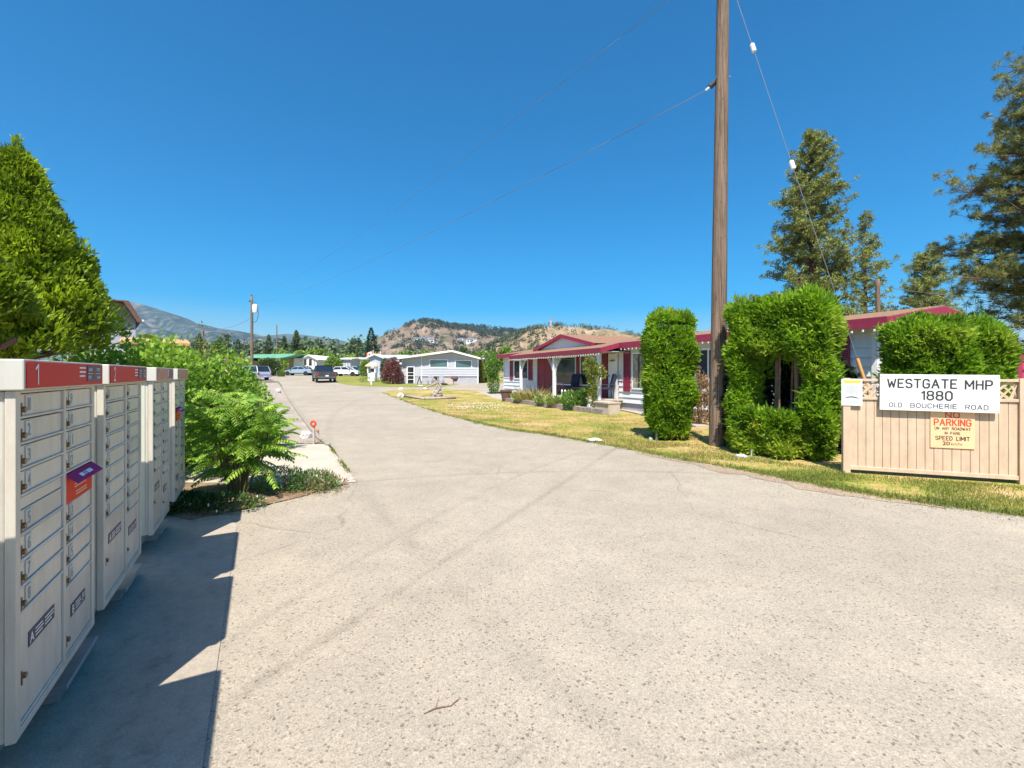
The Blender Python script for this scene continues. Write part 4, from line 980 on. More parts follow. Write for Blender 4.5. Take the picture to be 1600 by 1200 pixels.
# white timber / objects against the grey house
def rock(px, py, rx, ry, rz, label, m='whiterock', seed=1, group='white rocks lining the road'):
    p = G(px, py); o = MB().blob((0, 0, rz*.55), rx, ry, rz, 2, .16, seed).build('white_rock', M[m], smooth=False)
    o.location = p; o.rotation_euler = (0, 0, seed); return tag(o, label, 'rock', group)
rock(478.5, 685, .17, .12, .12, 'white painted rock beside the red ring marker', seed=1)
rock(434.5, 614, .26, .2, .22, 'white rock on the gravel beyond the leafy plant', seed=2)
rock(929, 690, .17, .10, .06, 'flat white rock at the road edge in front of the steps', seed=3)
rock(1017.5, 687.5, .07, .06, .05, 'small white stone at the foot of the grey stake', seed=4)
rock(626, 621, .32, .22, .2, 'large white rock at the left end of the log border', seed=5)
rock(626.5, 609.5, .26, .2, .14, 'white rock at the driveway edge left of the driftwood sculpture', seed=6)
rock(665, 609, .28, .2, .14, 'white rock just left of the driftwood sculpture by the driveway', seed=7)
rock(657, 603.4, .5, .3, .07, 'flat white stone on the far grass in front of the grey house', seed=8)
rock(1158, 715.5, .12, .08, .05, 'pale stone in the verge near the small white peg', seed=9)
# driftwood sculpture with log border
p = G(682, 619.5); t = thing('driftwood_sculpture', 'grey driftwood and stone sculpture on the dry lawn', 'sculpture', p, 0)
kk = p.y/F; m = MB(); rr = random.Random(3)
for i in range(26):
    a = rr.uniform(0, 6.28); r_ = rr.uniform(0, .38); m.blob((r_*math.cos(a)*.95, r_*math.sin(a)*.5, .05+rr.uniform(0, .35)*(1-r_)), .14, .12, .11, 1, .25, i)
m.build('stone_pile', M['greywood'], t)
m = MB()
for q in ([(-.7, 0, .62), (-.3, .02, .8), (.0, 0, .93), (.25, 0, 1.0)], [(-.35, .05, 1.38), (-.1, 0, 1.1), (.05, 0, .95)], [(.4, 0, .1), (.2, 0, .6), (.0, .02, 1.0)], [(-.25, 0, .1), (.0, 0, .6), (.12, 0, 1.05), (.1, 0, 1.3)], [(.0, -.1, .2), (.35, -.1, .7), (.15, 0, 1.0)]):
    for a, b in zip(q[:-1], q[1:]): m.cone(a, b, .065, .055, 8)
m.build('driftwood', M['greywood'], t)
q0, q1, q2 = G(629, 619.5), G(663, 625), G(712, 623.5)
t = thing('log_border', 'two weathered logs laid as a border around the driftwood sculpture', 'log', (0, 0, 0), 0)
MB().cone(q0+Vector((0, 0, .08)), q1+Vector((0, 0, .08)), .085, .075, 10).build('log', M['greywood'], t, smooth=True)
MB().cone(q1+Vector((.05, 0, .09)), q2+Vector((0, 0, .09)), .09, .08, 10).build('log', M['greywood'], t, smooth=True)
# patio things against the grey house
p = at(655, 46.6); t = thing('folded_stand', 'dark folded A-frame stand leaning on the grey house wall', 'stand', p, 0)
MB().tube([(-.2, 0, 0), (0, .1, .75), (.22, 0, 0)], .05, 6).build('frame', M['plastic'], t)
p = at(672, 45.6); t = thing('patio_set', 'jumble of grey patio chairs and covered table by the grey house', 'patio furniture', p, 0)
for i, xx in enumerate((0, .55, 1.1)):
    MB().box(xx-.22, xx+.22, -.2, .2, .38, .44).box(xx-.22, xx+.22, .18, .24, .44, .95-.1*(i == 1)).build('chair_shell', M['siding_dk'] if i != 1 else M['plastic'], t, bevel=.02)
    MB().tube([(xx-.2, -.18, 0), (xx-.2, -.18, .4)], .02).tube([(xx+.2, -.18, 0), (xx+.2, -.18, .4)], .02).tube([(xx-.2, .2, 0), (xx-.2, .2, .4)], .02).tube([(xx+.2, .2, 0), (xx+.2, .2, .4)], .02).build('leg', M['plastic'], t)
p = at(692, 45.2); tag(MB().lathe([(.45, 0), (.5, .12), (.2, .2)], (0, 0, 0), 14).build('fire_bowl', M['plastic'], None), 'dark round fire bowl between the patio chairs and hay coloured planter', 'bowl').location = p
p = at(703, 46.2); t = thing('garden_planter', 'tan planter with a small brown bush against the grey skirting', 'planter', p, 0)
MB().box(-.55, .35, -.3, .2, 0, .55).build('planter_box', M['deck'], t, bevel=.03)
MB().lathe([(.25, .3), (.4, .6), (.3, .85)], (.45, 0, 0), 10).build('pot', M['planter'], t)

# lamp on post by burgundy bush, wishing well, cross-shaped signpost, ring marker, stakes
p = at(626, 46.8); t = thing('garden_lamp', 'slim lamp post with a round white globe before the burgundy bush', 'lamp', p, 0)
MB().cone((0, 0, 0), (0, 0, 1.95), .045, .04, 8).build('post', M['greywood'], t)
MB().blob((0, 0, 2.08), .13, .13, .13, 2, 0).build('globe', M['porcelain'], t, smooth=True)
p = at(582, 52); k = mp(52); t = thing('wishing_well', 'white wooden wishing well with a peaked roof on the far lawn', 'garden ornament', p, 0)
MB().box(-.42, .42, -.42, .42, 0, .95).build('base', M['white_paint'], t, bevel=.01)
for sx in (-.4, .4):
    for sy in (-.4, .4): MB().box(sx-.06, sx+.06, sy-.06, sy+.06, .951, 1.75).build('post', M['white_paint'], t)
MB().add([(-.7, -.65, 1.75), (.7, -.65, 1.75), (.7, .65, 1.75), (-.7, .65, 1.75), (-.35, 0, 2.15), (.35, 0, 2.15)], [(0, 1, 5, 4), (2, 3, 4, 5), (1, 2, 5), (3, 0, 4), (3, 2, 1, 0)]).build('roof', M['cream'], t)
MB().box(-.2, .2, -.1, .1, 1.1, 1.5).build('bucket', M['planter'], t)
p = G(580.3, 601); k = mp(p.y); t = thing('name_post', 'short white cross-shaped post at the edge of the far lawn', 'signpost', p, 0)
MB().box(-.07, .07, -.05, .05, 0, 18*k).build('post', M['white_paint'], t, bevel=.01); MB().box(-.26, .26, -.08, -.051, 6.2*k, 9*k).build('crossboard', M['white_paint'], t)
p = G(490.5, 694); k = mp(p.y); t = thing('ring_marker', 'red ring reflector on a pale wooden stake at the driveway corner', 'marker', p, 0)
MB().box(-.022, .022, -.02, .02, 0, .42).build('stake', M['deck'], t)
rg = MB(); n = 28; vs = []; fs = []
for i in range(n):
    a = 2*math.pi*i/n
    for j in range(8):
        b_ = 2*math.pi*j/8; r_ = .052+.024*math.cos(b_); vs.append((r_*math.cos(a), .012*math.sin(b_)-.03, .47+r_*math.sin(a)))
fs = [(i*8+j, ((i+1) % n)*8+j, ((i+1) % n)*8+(j+1) % 8, i*8+(j+1) % 8) for i in range(n) for j in range(8)]
rg.add(vs, fs).build('ring', M['redtext'], t, smooth=True)
p = G(496, 679); MBo = MB().lathe([(.03, 0), (.045, .1), (.02, .16)], (0, 0, 0), 8).build('clay_pipe', M['terracotta']); MBo.location = p; tag(MBo, 'small rusty pipe stub behind the ring marker', 'pipe')
p = G(1026.5, 689); t = tag(MB().cone((0, 0, 0), (-.005, 0, .62), .035, .03, 10).build('wooden_stake', M['greywood']), 'grey wooden stake in front of the left clipped cedar', 'stake'); t.location = p
p = G(1175.5, 713); t = tag(MB().box(-.03, .03, -.02, .02, 0, .16).build('white_peg', M['white_paint'], bevel=.004), 'short white peg in the grass before the arch cedar', 'peg'); t.location = p

# ------------------------------------------------------------------ foliage
def rvec(n): return norm(rng.normal(size=(n, 3)))
def box_surface(n, x0, x1, y0, y1, z0, z1, rnd=.25, depth=.12):
    """points near the surface of a rounded, slightly lumpy box, with outward normals"""
    hx, hy, hz_ = (x1-x0)/2, (y1-y0)/2, (z1-z0)/2
    a = np.array([hy*hz_, hy*hz_, hx*hz_, hx*hz_, hx*hy, hx*hy*.3]); fc = rng.choice(6, n, p=a/a.sum())
    u = rng.uniform(-1, 1, (n, 3)); s = np.array([1, -1, 1, -1, 1, -1])[fc]; ax = fc//2
    u[np.arange(n), ax] = s
    p = u*np.array([hx, hy, hz_])
    inner = np.clip(p, -np.array([hx, hy, hz_])+rnd, np.array([hx, hy, hz_])-rnd)
    d = p-inner; nn = norm(d+1e-6*rvec(n)); p = inner+nn*np.minimum(np.linalg.norm(d, axis=1, keepdims=True), rnd)
    lump = .045*np.sin(p[:, :1]*9+p[:, 2:]*7)+.045*np.sin(p[:, 1:2]*11+p[:, 2:]*5+2)-.09*np.clip(np.sin(p[:, :1]*17+4*np.sin(p[:, 2:]*5))*np.sin(p[:, 2:]*9+3*np.sin(p[:, :1]*6)+p[:, 1:2]*8)-.35, 0, 1)/.65
    p = p+nn*(lump-depth*rng.random((n, 1))**2)
    return p+np.array([(x0+x1)/2, (y0+y1)/2, (z0+z1)/2]), nn
def sprays(P, N, k=3, L=.12, Wd=.045, up=.7, out=.8, jit=.5):
    n = len(P); D = norm(N*out+np.array([0, 0, up])+rng.normal(size=(n, 3))*jit)
    Ps = []; Ds = []
    for i in range(k):
        Ps.append(P+rng.normal(size=(n, 3))*L*.2); Ds.append(norm(D+rng.normal(size=(n, 3))*.35))
    P2 = np.concatenate(Ps); D2 = np.concatenate(Ds); m = len(P2)
    s_ = rng.uniform(.6, 1.25, m); s_[rng.random(m) < .025] *= 1.9
    return kites(P2, D2, L*s_, Wd*rng.uniform(.7, 1.2, m))
def core(name, x0, x1, y0, y1, z0, z1, m, parent, r=.2):  # solid dark core added to block light through the foliage
    return MB().box(x0, x1, y0, y1, z0, z1).build(name, M[m], parent, bevel=r, seg=3)
HG = 'clipped cedars along the verge'
# left column cedar
def cedar_column(label, c, w0, w1, dp, h, n, rz=0):
    t = thing('clipped_cedar', label, 'cedar hedge', c, rz, HG)
    P, N = box_surface(n, -w1/2, w1/2, -dp/2, dp/2, .05, h, .22, .14)
    f = (P[:, 2]/h); sc = np.where(f < .35, (w0+(w1-w0)*np.clip(f/.35, 0, 1))/w1, 1.0); P[:, 0] *= sc; P[:, 1] *= sc
    top = P[:, 2] > h-.22; P[top, 2] += .10*np.cos(P[top, 0]*3.0/w1)+.05*rng.random(top.sum())
    V, Fc = sprays(P, N, 4, .10, .036)
    q = rng.random(260)*2-1; Pt = np.stack([q*w1*.42, (rng.random(260)*2-1)*dp*.4, np.full(260, h-.05)+.1*np.cos(q*1.4)], axis=1)
    V2_, F2_ = kites(Pt, np.array([[0, 0, 1.]])+rng.normal(size=(260, 3))*.25, .22*rng.uniform(.6, 1.3, 260), .035)
    V, Fc = cat((V, Fc), (V2_, F2_))
    npobj('foliage', V, Fc, M['hedge'], t)
    core('shade_core', -w0*.34, w0*.34, -dp*.3, dp*.3, .1, h-.16, 'hedge_core', t, .12)
    MB().cone((0, 0, 0), (0, 0, .5), .07, .06, 8).build('trunk', M['bark'], t)
    return t
c = at(1045, 11.0); cedar_column('clipped cedar column left of the utility pole behind the grey stake', c, .68, 1.02, .85, 2.92, 8000)
# arch cedar: two columns, joined top, low bush between; it runs parallel to the road edge
AA = Vector((4.66, 9.66)); ad_ = Vector((.592, -.806)).normalized()
def at_t(px): r = (px-800)/F; return (r*AA.y-AA.x)/(ad_.x-r*ad_.y)
c = Vector((AA.x, AA.y, 0)); t = thing('arched_cedar', 'large clipped cedar with an arched opening between the pole and the fence', 'cedar hedge', c, math.atan2(ad_.y, ad_.x), HG)
ta, tb, tc_, td = at_t(1146), at_t(1178), at_t(1260), at_t(1302)
zt = 3.0; parts = []
def lint(x0, x1, y0, y1, z0, z1, n, r=.18, flare=None):
    P, N = box_surface(n, x0, x1, y0, y1, z0, z1, r, .12)
    if flare: sc = np.clip((P[:, 2:3]+.3)/1.4, .0, 1); P[:, :1] = flare+(P[:, :1]-flare)*(.5+.5*sc)
    if z1 > 3: P[:, 2] += np.where(P[:, 2] > z1-.3, .09*np.sin(P[:, 0]*5+1)+.05*np.sin(P[:, 0]*13), 0)
    parts.append(sprays(P, N, 4, .10, .036))
lint(ta, tb, -.3, .4, .05, zt-.05, 5200); lint(tc_, td, -.3, .4, .05, zt+.03, 5600, flare=(tc_+td)/2)
lint(ta, td, -.32, .42, 1.98, zt, 6800, .22); lint(ta+.2, tc_-.05, -.55, .1, .02, .86, 4200, .2)
q = rng.uniform(ta+.05, td-.05, 700); Pt = np.stack([q, rng.uniform(-.25, .35, 700), zt-.06+.09*np.sin(q*5+1)+.05*np.sin(q*13)], axis=1)
parts.append(kites(Pt, np.array([[0, 0, 1.]])+rng.normal(size=(700, 3))*.28, .22*rng.uniform(.5, 1.3, 700), .03))
for x0_, x1_, z0_, z1_, nn in ((tb-.1, tb+.35, 1.5, 2.1, 220), (tc_-.3, tc_+.1, 1.75, 2.1, 90), (tb, tc_, 1.85, 2.1, 240)):
    P = np.column_stack([rng.uniform(x0_, x1_, nn), rng.uniform(-.12, .35, nn), rng.uniform(z0_, z1_, nn)]); parts.append(sprays(P, rvec(nn), 3, .10, .036))
V, Fc = cat(*parts); npobj('foliage', V, Fc, M['hedge'], t)
MB().box(ta+.1, tb-.08, -.18, .28, .1, zt-.2).box(tc_+.08, td-.1, -.2, .28, .3, zt-.2).box(tb-.08, tc_+.08, -.18, .28, 2.12, zt-.25).box(ta+.35, tc_-.1, -.3, .0, .05, .7).build('shade_core', M['hedge_core'], t, bevel=.05)  # dark blocks added inside the arch to stop light
for f_, dy, r_, ln in ((.42, .1, .05, 0), (.5, -.02, .02, .03), (.86, -.05, .045, -.02), (.76, .2, .03, .02), (.62, .2, .025, .06), (.95, .05, .06, -.02)):
    xx = tb+(tc_-tb)*f_; MB().cone((xx, dy, .1), (xx+ln, dy, 2.1), r_, r_*.8, 8).build('trunk', M['twig'], t)
shrub_later = (c, ad_)
# big cedar hedge behind the sign
def hedge_block(label, name, c, x0, x1, y0, y1, z1, n, m='hedge', spr=.14, rnd=.35, rz=0, catname='cedar hedge', group=HG):
    t = thing(name, label, catname, c, rz, group)
    P, N = box_surface(n, x0, x1, y0, y1, .05, z1, rnd, .15)
    V, Fc = sprays(P, N, 4, spr, spr*.34)
    nt_ = int((x1-x0)*160); q = rng.uniform(x0+rnd*.6, x1-rnd*.6, nt_); Pt = np.stack([q, rng.uniform(y0+.2, y1-.2, nt_), np.full(nt_, z1-.05)], axis=1)
    V, Fc = cat((V, Fc), kites(Pt, np.array([[0, 0, 1.]])+rng.normal(size=(nt_, 3))*.3, spr*1.5*rng.uniform(.5, 1.3, nt_), spr*.26))
    npobj('foliage', V, Fc, M[m], t)
    core('shade_core', x0+.25, x1-.25, y0+.25, y1-.25, .05, z1-.28, 'hedge_core', t, .15)
    return t
hedge_block('wide clipped cedar hedge rising behind the long white sign', 'clipped_cedar', at(1388, 9.0), 0, 1.28, -.1, .8, 2.66, 9000, spr=.105, rz=R(-30))
hedge_block('rounded clipped cedar at the right of the sign before the crimson gate', 'clipped_cedar', at(1508, 8.85), 0, .76, -.1, .9, 2.62, 6000, spr=.105, rnd=.5, rz=R(-30))

# near left cedar tree: clumps on a cone
def cedar_tree(label, base, h0, h1, rmax, n_cl, per, spr, m='cedar'):
    t = thing('cedar_tree', label, 'cedar tree', base)
    Pl = []; Nl = []
    for i in range(n_cl):
        f = rng.random()**.8*.93; a = rng.uniform(0, 2*math.pi)
        z = h0+(h1-h0)*f; rr_ = rmax*(1-f)**1.1*(1.0 if f > .10 else .62+3.8*f)
        cr = .07+.27*(1-f)*rng.uniform(.6, 1.2); c_ = np.array([math.cos(a)*rr_*rng.uniform(.6, 1.04), math.sin(a)*rr_*rng.uniform(.6, 1.04), z])
        d = rvec(per); d[:, 2] = np.abs(d[:, 2])*.9-.2; d = norm(d)
        p = c_+d*cr*np.array([1, 1, 1.5])*rng.uniform(.75, 1.05, (per, 1)); Pl.append(p); Nl.append(norm(d+np.array([math.cos(a), math.sin(a), 0])*.6))
    P = np.concatenate(Pl); N = np.concatenate(Nl)
    V, Fc = sprays(P, N, 2, spr, spr*.36, up=.9, out=.8, jit=.35)
    tipz = rng.uniform(h1-.25, h1+.12, 160); tr_ = (h1+.2-tipz)*.16
    V, Fc = cat((V, Fc), kites(np.column_stack([rng.normal(size=160)*tr_, rng.normal(size=160)*tr_, tipz]), np.array([[.1, 0, 1.]])+rng.normal(size=(160, 3))*.35, .09*rng.uniform(.6, 1.3, 160), .03))
    npobj('foliage', V, Fc, M[m], t)
    MB().lathe([(rmax*.3, h0+.3), (rmax*.45, h0+.7), (rmax*.28, h0+(h1-h0)*.45), (.1, h1-.5)], (0, 0, 0), 14).build('shade_core', M['hedge_core'], t)  # dark solid added inside the crown as painted shade
    tr = MB().cone((0, 0, 0), (0, 0, h0+1), .13, .09, 10).build('trunk', M['bark'], t)
    for a in (0.2, 1.4, 2.6, 3.9, 5.2): MB().tube([(0, 0, h0-.1), (math.cos(a)*.35, math.sin(a)*.35, h0+.0), (math.cos(a)*.75, math.sin(a)*.75, h0+.25)], .03, 6).build('limb', M['bark'], t)
    return t
b = at(26, 5.7); cedar_tree('bright green cedar tree towering over the nearest mailbox', b, 1.86, 4.42, 1.02, 230, 300, .075)
b = at(-110, 4.6); cedar_tree('second bright cedar at the left edge overlapping the tall one', b, 1.72, 3.5, .95, 80, 300, .08)

# leafy shrubs: ellipsoid clouds with stems
def shrub(name, label, catn, base, blobs, n, L, Wd, m, group=None, stems=5, up=.3, flowers=None):
    t = thing(name, label, catn, base, 0, group)
    Pl = []; Nl = []
    tot = sum(b[3]*b[4]*b[5] for b in blobs)**1.0
    for (x, y, z, rx, ry, rz_) in blobs:
        q = max(20, int(n*(rx*ry*rz_)/tot)); d = rvec(q); r_ = rng.uniform(.45, 1.05, (q, 1))**.6
        Pl.append(np.array([x, y, z])+d*r_*np.array([rx, ry, rz_])); Nl.append(d)
    P = np.concatenate(Pl); N = np.concatenate(Nl); keep = P[:, 2] > .02; P = P[keep]; N = N[keep]
    D = norm(N*.7+np.array([0, 0, up])+rng.normal(size=P.shape)*.5)
    V, Fc = kites(P, D, L*rng.uniform(.6, 1.3, len(P)), Wd*rng.uniform(.7, 1.2, len(P)))
    npobj('foliage', V, Fc, M[m], t)
    mb = MB(); rr = random.Random(int(abs(base[0])*100))
    for i in range(stems):
        b = rr.choice(blobs); mb.tube([(rr.uniform(-.08, .08), rr.uniform(-.08, .08), 0), (b[0]*.5+rr.uniform(-.1, .1), b[1]*.5, b[2]*.55), (b[0], b[1], b[2]+b[5]*.4)], .012+.01*max(b[3:6]), 5)
    mb.build('stems', M['twig'], t)
    if flowers:
        fm = MB(); 
        for i in range(flowers[1]):
            p = P[rng.integers(len(P))]; fm.blob((p[0]*1.03, p[1]*1.03, p[2]+.02), flowers[2] if len(flowers) > 2 else .03, .03 if len(flowers) < 3 else flowers[2], .02, 1, .2, i)
        fm.build('flowers', M[flowers[0]], t)
    return t
SG = 'lime green shrubs behind the mailboxes'
def lumpy(w_, h, seed, dp=.7, k=7):
    rr = random.Random(seed); out = []
    for i in range(k):
        x = (i/(k-1)-.5)*w_*.8; s = rr.uniform(.75, 1.0)
        out.append((x, rr.uniform(-dp*.4, dp*.4), h*.5*s, w_/k*1.2, dp*.8, h*.5*s))
    return out
shrub('leafy_shrub', 'lime green broadleaf shrub right behind the first two mailboxes', 'shrub', at(200, 7.0), lumpy(2.0, 2.3, 1), 8000, .085, .06, 'shrub', SG)
shrub('leafy_shrub', 'lime green shrub with twiggy top behind the third mailbox', 'shrub', at(258, 7.9), lumpy(1.8, 2.3, 2), 7000, .085, .06, 'shrub', SG)
shrub('leafy_shrub', 'lime green rounded shrub behind the farthest mailbox', 'shrub', at(322, 8.4), lumpy(1.5, 2.05, 3), 6500, .085, .06, 'shrub', SG)
shrub('leafy_shrub', 'olive tinged shrub between the rounded shrub and the silver van', 'shrub', at(368, 10.6), lumpy(1.6, 1.75, 4), 6000, .08, .055, 'shrub', SG)
shrub('leafy_shrub', 'young upright shrub with orange red tips under the tall cedar', 'shrub', at(165, 8.6), lumpy(1.3, 2.5, 6, .5, 4), 2600, .09, .06, 'vine', SG)
shrub('flower_shrub', 'rose shrub with a pink bloom seen under the cedar tree', 'shrub', at(128, 9.0), lumpy(1.5, 2.0, 5), 2600, .08, .05, 'low_shrub', None, flowers=('flower_pink', 7))
sc_, sa_ = shrub_later; pp_ = sc_+Vector((sa_.x, sa_.y, 0))*((tb+tc_)/2)+Vector((-sa_.y, sa_.x, 0))*.95
shrub('dark_shrub', 'evergreen shrub with shade painted into its leaf colour behind the arched cedar', 'shrub', tuple(pp_), [(-.5, .25, .9, .45, .4, .95), (.1, 0, 1.0, .5, .45, 1.1), (.6, -.3, .9, .4, .4, .95), (.2, .1, 1.9, .5, .45, .4), (-.9, .5, 1.0, .5, .4, 1.1), (-.4, .3, 1.9, .6, .4, .5)], 12000, .12, .09, 'dark_leaf', None, 6, .3)
shrub('leafy_shrub', 'dark leafy shrub below the cedar limbs behind the first mailbox', 'shrub', at(70, 8.4), lumpy(2.4, 2.0, 8), 5000, .085, .055, 'shrub', SG)
# wispy saplings poking up above the shrubs
for px, py, z, lab in ((292, 522, 11, 'thin wispy sapling top above the shrubs, left of two'), (318, 505, 12, 'taller thin wispy sapling above the shrubs')):
    h = EYE+(HOR-py)*mp(z); shrub('sapling', lab, 'sapling', at(px, z), [(0, 0, h*.9, .16, .16, h*.12), (.05, 0, h*.72, .3, .3, h*.12), (-.1, 0, h*.55, .35, .35, h*.15)], 420, .08, .035, 'vine', 'wispy saplings above the shrubs', stems=3)

# compound-leaf plant beside the mailboxes
def frond(P0, az, el, Ln, nl=11, droop=.9, lw=.034, ll=.125):
    """curved rachis with leaflet pairs; returns rachis points and leaflet quads"""
    d = np.array([math.cos(az)*math.cos(el), math.sin(az)*math.cos(el), math.sin(el)]); p = np.array(P0, float); pts = [p.copy()]; st = Ln/14
    for i in range(14):
        d = d+np.array([0, 0, -droop*.09]); d /= np.linalg.norm(d); p = p+d*st; pts.append(p.copy())
    side = np.cross(d, [0, 0, 1.]); side /= np.linalg.norm(side)
    V = []; Fc = []
    for i in range(nl):
        f = (.16+.84*i/(nl-1))*13.5; a = int(f); q = pts[a]+(pts[min(a+1, 14)]-pts[a])*(f-a)
        tdir = pts[min(a+1, 14)]-pts[a]; tdir = tdir/np.linalg.norm(tdir)
        ln = ll*(1-.55*(i/(nl-1))**2)*rng.uniform(.85, 1.1)
        for sg in (-1, 1):
            dl = side*sg*.85+tdir*.45+np.array([0, 0, -.35-rng.uniform(0, .35)]); dl /= np.linalg.norm(dl)
            wv = tdir*.9+np.array([0, 0, .25*1]); wv -= dl*np.dot(wv, dl); wv /= np.linalg.norm(wv)
            n0 = np.cross(dl, wv)
            b_ = q; o = len(V)
            V += [b_, b_+dl*ln*.35+wv*lw*.5-n0*0.0, b_+dl*ln, b_+dl*ln*.35-wv*lw*.5, b_+dl*ln*.4+np.array([0, 0, .006])]
            Fc += [(o, o+1, o+4, o+4), (o+1, o+2, o+4, o+4), (o+2, o+3, o+4, o+4), (o+3, o, o+4, o+4)]
    return pts, V, Fc
def compound_plant(label, base, stems, nfr, h, spread, Ln, seed, group=None):
    t = thing('tree_of_heaven', label, 'leafy plant', base, 0, group)
    st = MB(); VV = []; FF = []; rr = random.Random(seed)
    rac = MB()
    for s_ in range(stems):
        a = rr.uniform(0, 6.28); rad = spread*math.sqrt(rr.random())*.55; hh_ = h*rr.uniform(.35, 1.0)*(1-.35*rad/spread)
        b0 = Vector((math.cos(a)*rad*.25, math.sin(a)*rad*.25, 0)); b1 = Vector((math.cos(a)*rad*.7, math.sin(a)*rad*.7, hh_*.6)); b2 = Vector((math.cos(a)*rad, math.sin(a)*rad, hh_))
        st.tube([b0, b1, b2], .012, 6)
        for k in range(nfr):
            f = rr.uniform(.35, 1.0); p = b1.lerp(b2, f) if f > .5 else b0.lerp(b1, f*2)
            az = rr.uniform(0, 6.28); el = R(rr.uniform(5, 62)); pts, V, Fc = frond(tuple(p), az, el, Ln*rr.uniform(.65, 1.1), nl=rr.choice((9, 11, 13)), droop=rr.uniform(.45, 1.1))
            rac.tube([tuple(q) for q in pts[::2]], .0035, 4)
            o = len(VV); VV += V; FF += [tuple(i+o for i in q) for q in Fc]
    me = bpy.data.meshes.new('leaflets'); me.from_pydata([tuple(v) for v in VV], [], [q[:3] for q in FF]); me.materials.append(M['ailanthus']); me.update(); link(bpy.data.objects.new('leaflets', me), t)
    rac.build('leaf_stalks', M['stalk'], t); st.build('stems', M['stalk'], t)
    return t
M['stalk'] = mat('green_brown_stalk', (.13, .12, .04), .7, .3, 6)
b = G(372, 772); b.z = 0
compound_plant('big bushy plant with long feathery compound leaves beside the mailboxes', b, 19, 9, 1.42, .88, .56, 4, 'compound leaf plants beside the mailboxes')
b = at(345, 7.0); compound_plant('feathery compound leaf plant standing farther back by the shrubs', b, 12, 8, 1.5, .7, .5, 9, 'compound leaf plants beside the mailboxes')
b = at(430, 9.6); compound_plant('small compound leaf plant at the edge of the driveway slab', b, 5, 6, 1.05, .4, .45, 12, 'compound leaf plants beside the mailboxes')
shrub('low_shrub', 'low spreading shrub with reddish dry tips at the corner of the pavement', 'shrub', G(474, 768), [(-.28, 0, .12, .36, .28, .2), (.1, .05, .1, .32, .26, .17), (.3, .0, .07, .2, .16, .12)], 2600, .055, .016, 'low_shrub', None, 10, .7)
shrub('ground_cover', 'dark green ground cover in the shade beside the last mailbox', 'ground cover', G(300, 800), [(-.5, .1, .06, .8, .35, .12), (.25, .1, .06, .5, .3, .1)], 3200, .05, .03, 'shrub_dark', None, 3, .7, ('flower_white', 30, .009))
shrub('dry_shrub', 'dry reddish brown tips at the right end of the low pavement shrub', 'shrub', G(500, 764), [(-.05, 0, .1, .3, .2, .15), (.18, .02, .07, .2, .14, .1)], 900, .05, .014, 'dry_leaf', None, 12, .8)
# litter twigs
tw = MB(); rr = random.Random(8)
for i in range(90):
    q = G(rr.uniform(395, 520), 0+rr.uniform(768, 778)+ (520-rr.uniform(395, 520))*.0); q = G(rr.uniform(405, 535), 772); q.y += rr.uniform(-.25, .5)
    a = rr.uniform(0, 3.14); ln = rr.uniform(.03, .12); tw.cone(q+Vector((0, 0, .022)), q+Vector((math.cos(a)*ln, math.sin(a)*ln, .03+rr.uniform(0, .05))), .003, .002, 4)
o = tw.build('leaf_litter', M['dry_leaf']); o['kind'] = 'stuff'; o['label'] = 'dry brown twigs and litter below the low shrub'; o['category'] = 'leaf litter'
q0 = G(662, 1118); o = MB().tube([q0+Vector((0, 0, .008)), q0+Vector((.05, .03, .014)), q0+Vector((.12, .05, .01)), q0+Vector((.15, .09, .012))], .0025, 5).tube([q0+Vector((.05, .03, .014)), q0+Vector((.055, .09, .02))], .0015, 4).build('dry_twig', M['twig']); tag(o, 'dry twig lying on the asphalt near the camera', 'twig')

# garden plants at the house
def hosta(px, py, label, w_, h, m='hosta', n=420, L=.24, Wd=.07, grp='plants in the porch bed'):
    p = HP+he*hl(px, py)-hin*py; t = thing('garden_plant', label, 'plant', (p.x, p.y, .12), 0, grp)
    a = rng.uniform(0, 6.28, n); r_ = rng.random(n)**.5*w_*.5; P = np.stack([np.cos(a)*r_, np.sin(a)*r_*.6, rng.uniform(.0, h*.5, n)], axis=1)
    D = np.stack([np.cos(a)*.7, np.sin(a)*.7, rng.uniform(.4, 1.4, n)], axis=1); V, Fc = kites(P, D, L*rng.uniform(.6, 1.2, n), Wd)
    npobj('foliage', V, Fc, M[m], t); return t
hosta(823, 1.75, 'pale variegated hosta clump right of the wicker planter', 1.5, .6, L=.32, Wd=.09)
hosta(858, 1.75, 'pale hosta clump in front of the second porch post', 1.3, .55, L=.3, Wd=.08)
hosta(874, 1.8, 'yellow green hosta clump left of the dark leafy bush', 1.2, .5, L=.3, Wd=.08)
hosta(838, 1.55, 'grey feathery seed heads standing before the shaded wall', 2.0, .7, 'straw', 240, .8, .03)
shrub('garden_bush', 'bright green leafy bush in the bed left of the vine', 'bush', tuple(HP+he*hl(902, 1.8)-hin*1.8+Vector((0, 0, .1))), [(-.28, 0, .36, .42, .3, .38), (.28, 0, .4, .4, .3, .42)], 2200, .12, .05, 'shrub_mid' if 'shrub_mid' in M else 'shrub', 'plants in the porch bed', 5, .4, ('flower_white', 14, .03))
p = HP+he*hl(925, 1.85)-hin*1.85; shrub('climbing_vine', 'yellow green vine climbing the porch trellis to the last post', 'vine', (p.x, p.y, .1), [(0, 0, .5, .16, .12, .6), (.02, 0, 1.15, .2, .14, .5), (-.08, 0, 1.75, .3, .16, .42), (.3, .1, 1.7, .22, .15, .25), (.45, .2, 1.5, .2, .15, .2)], 1900, .09, .05, 'vine', None, 6, .2)
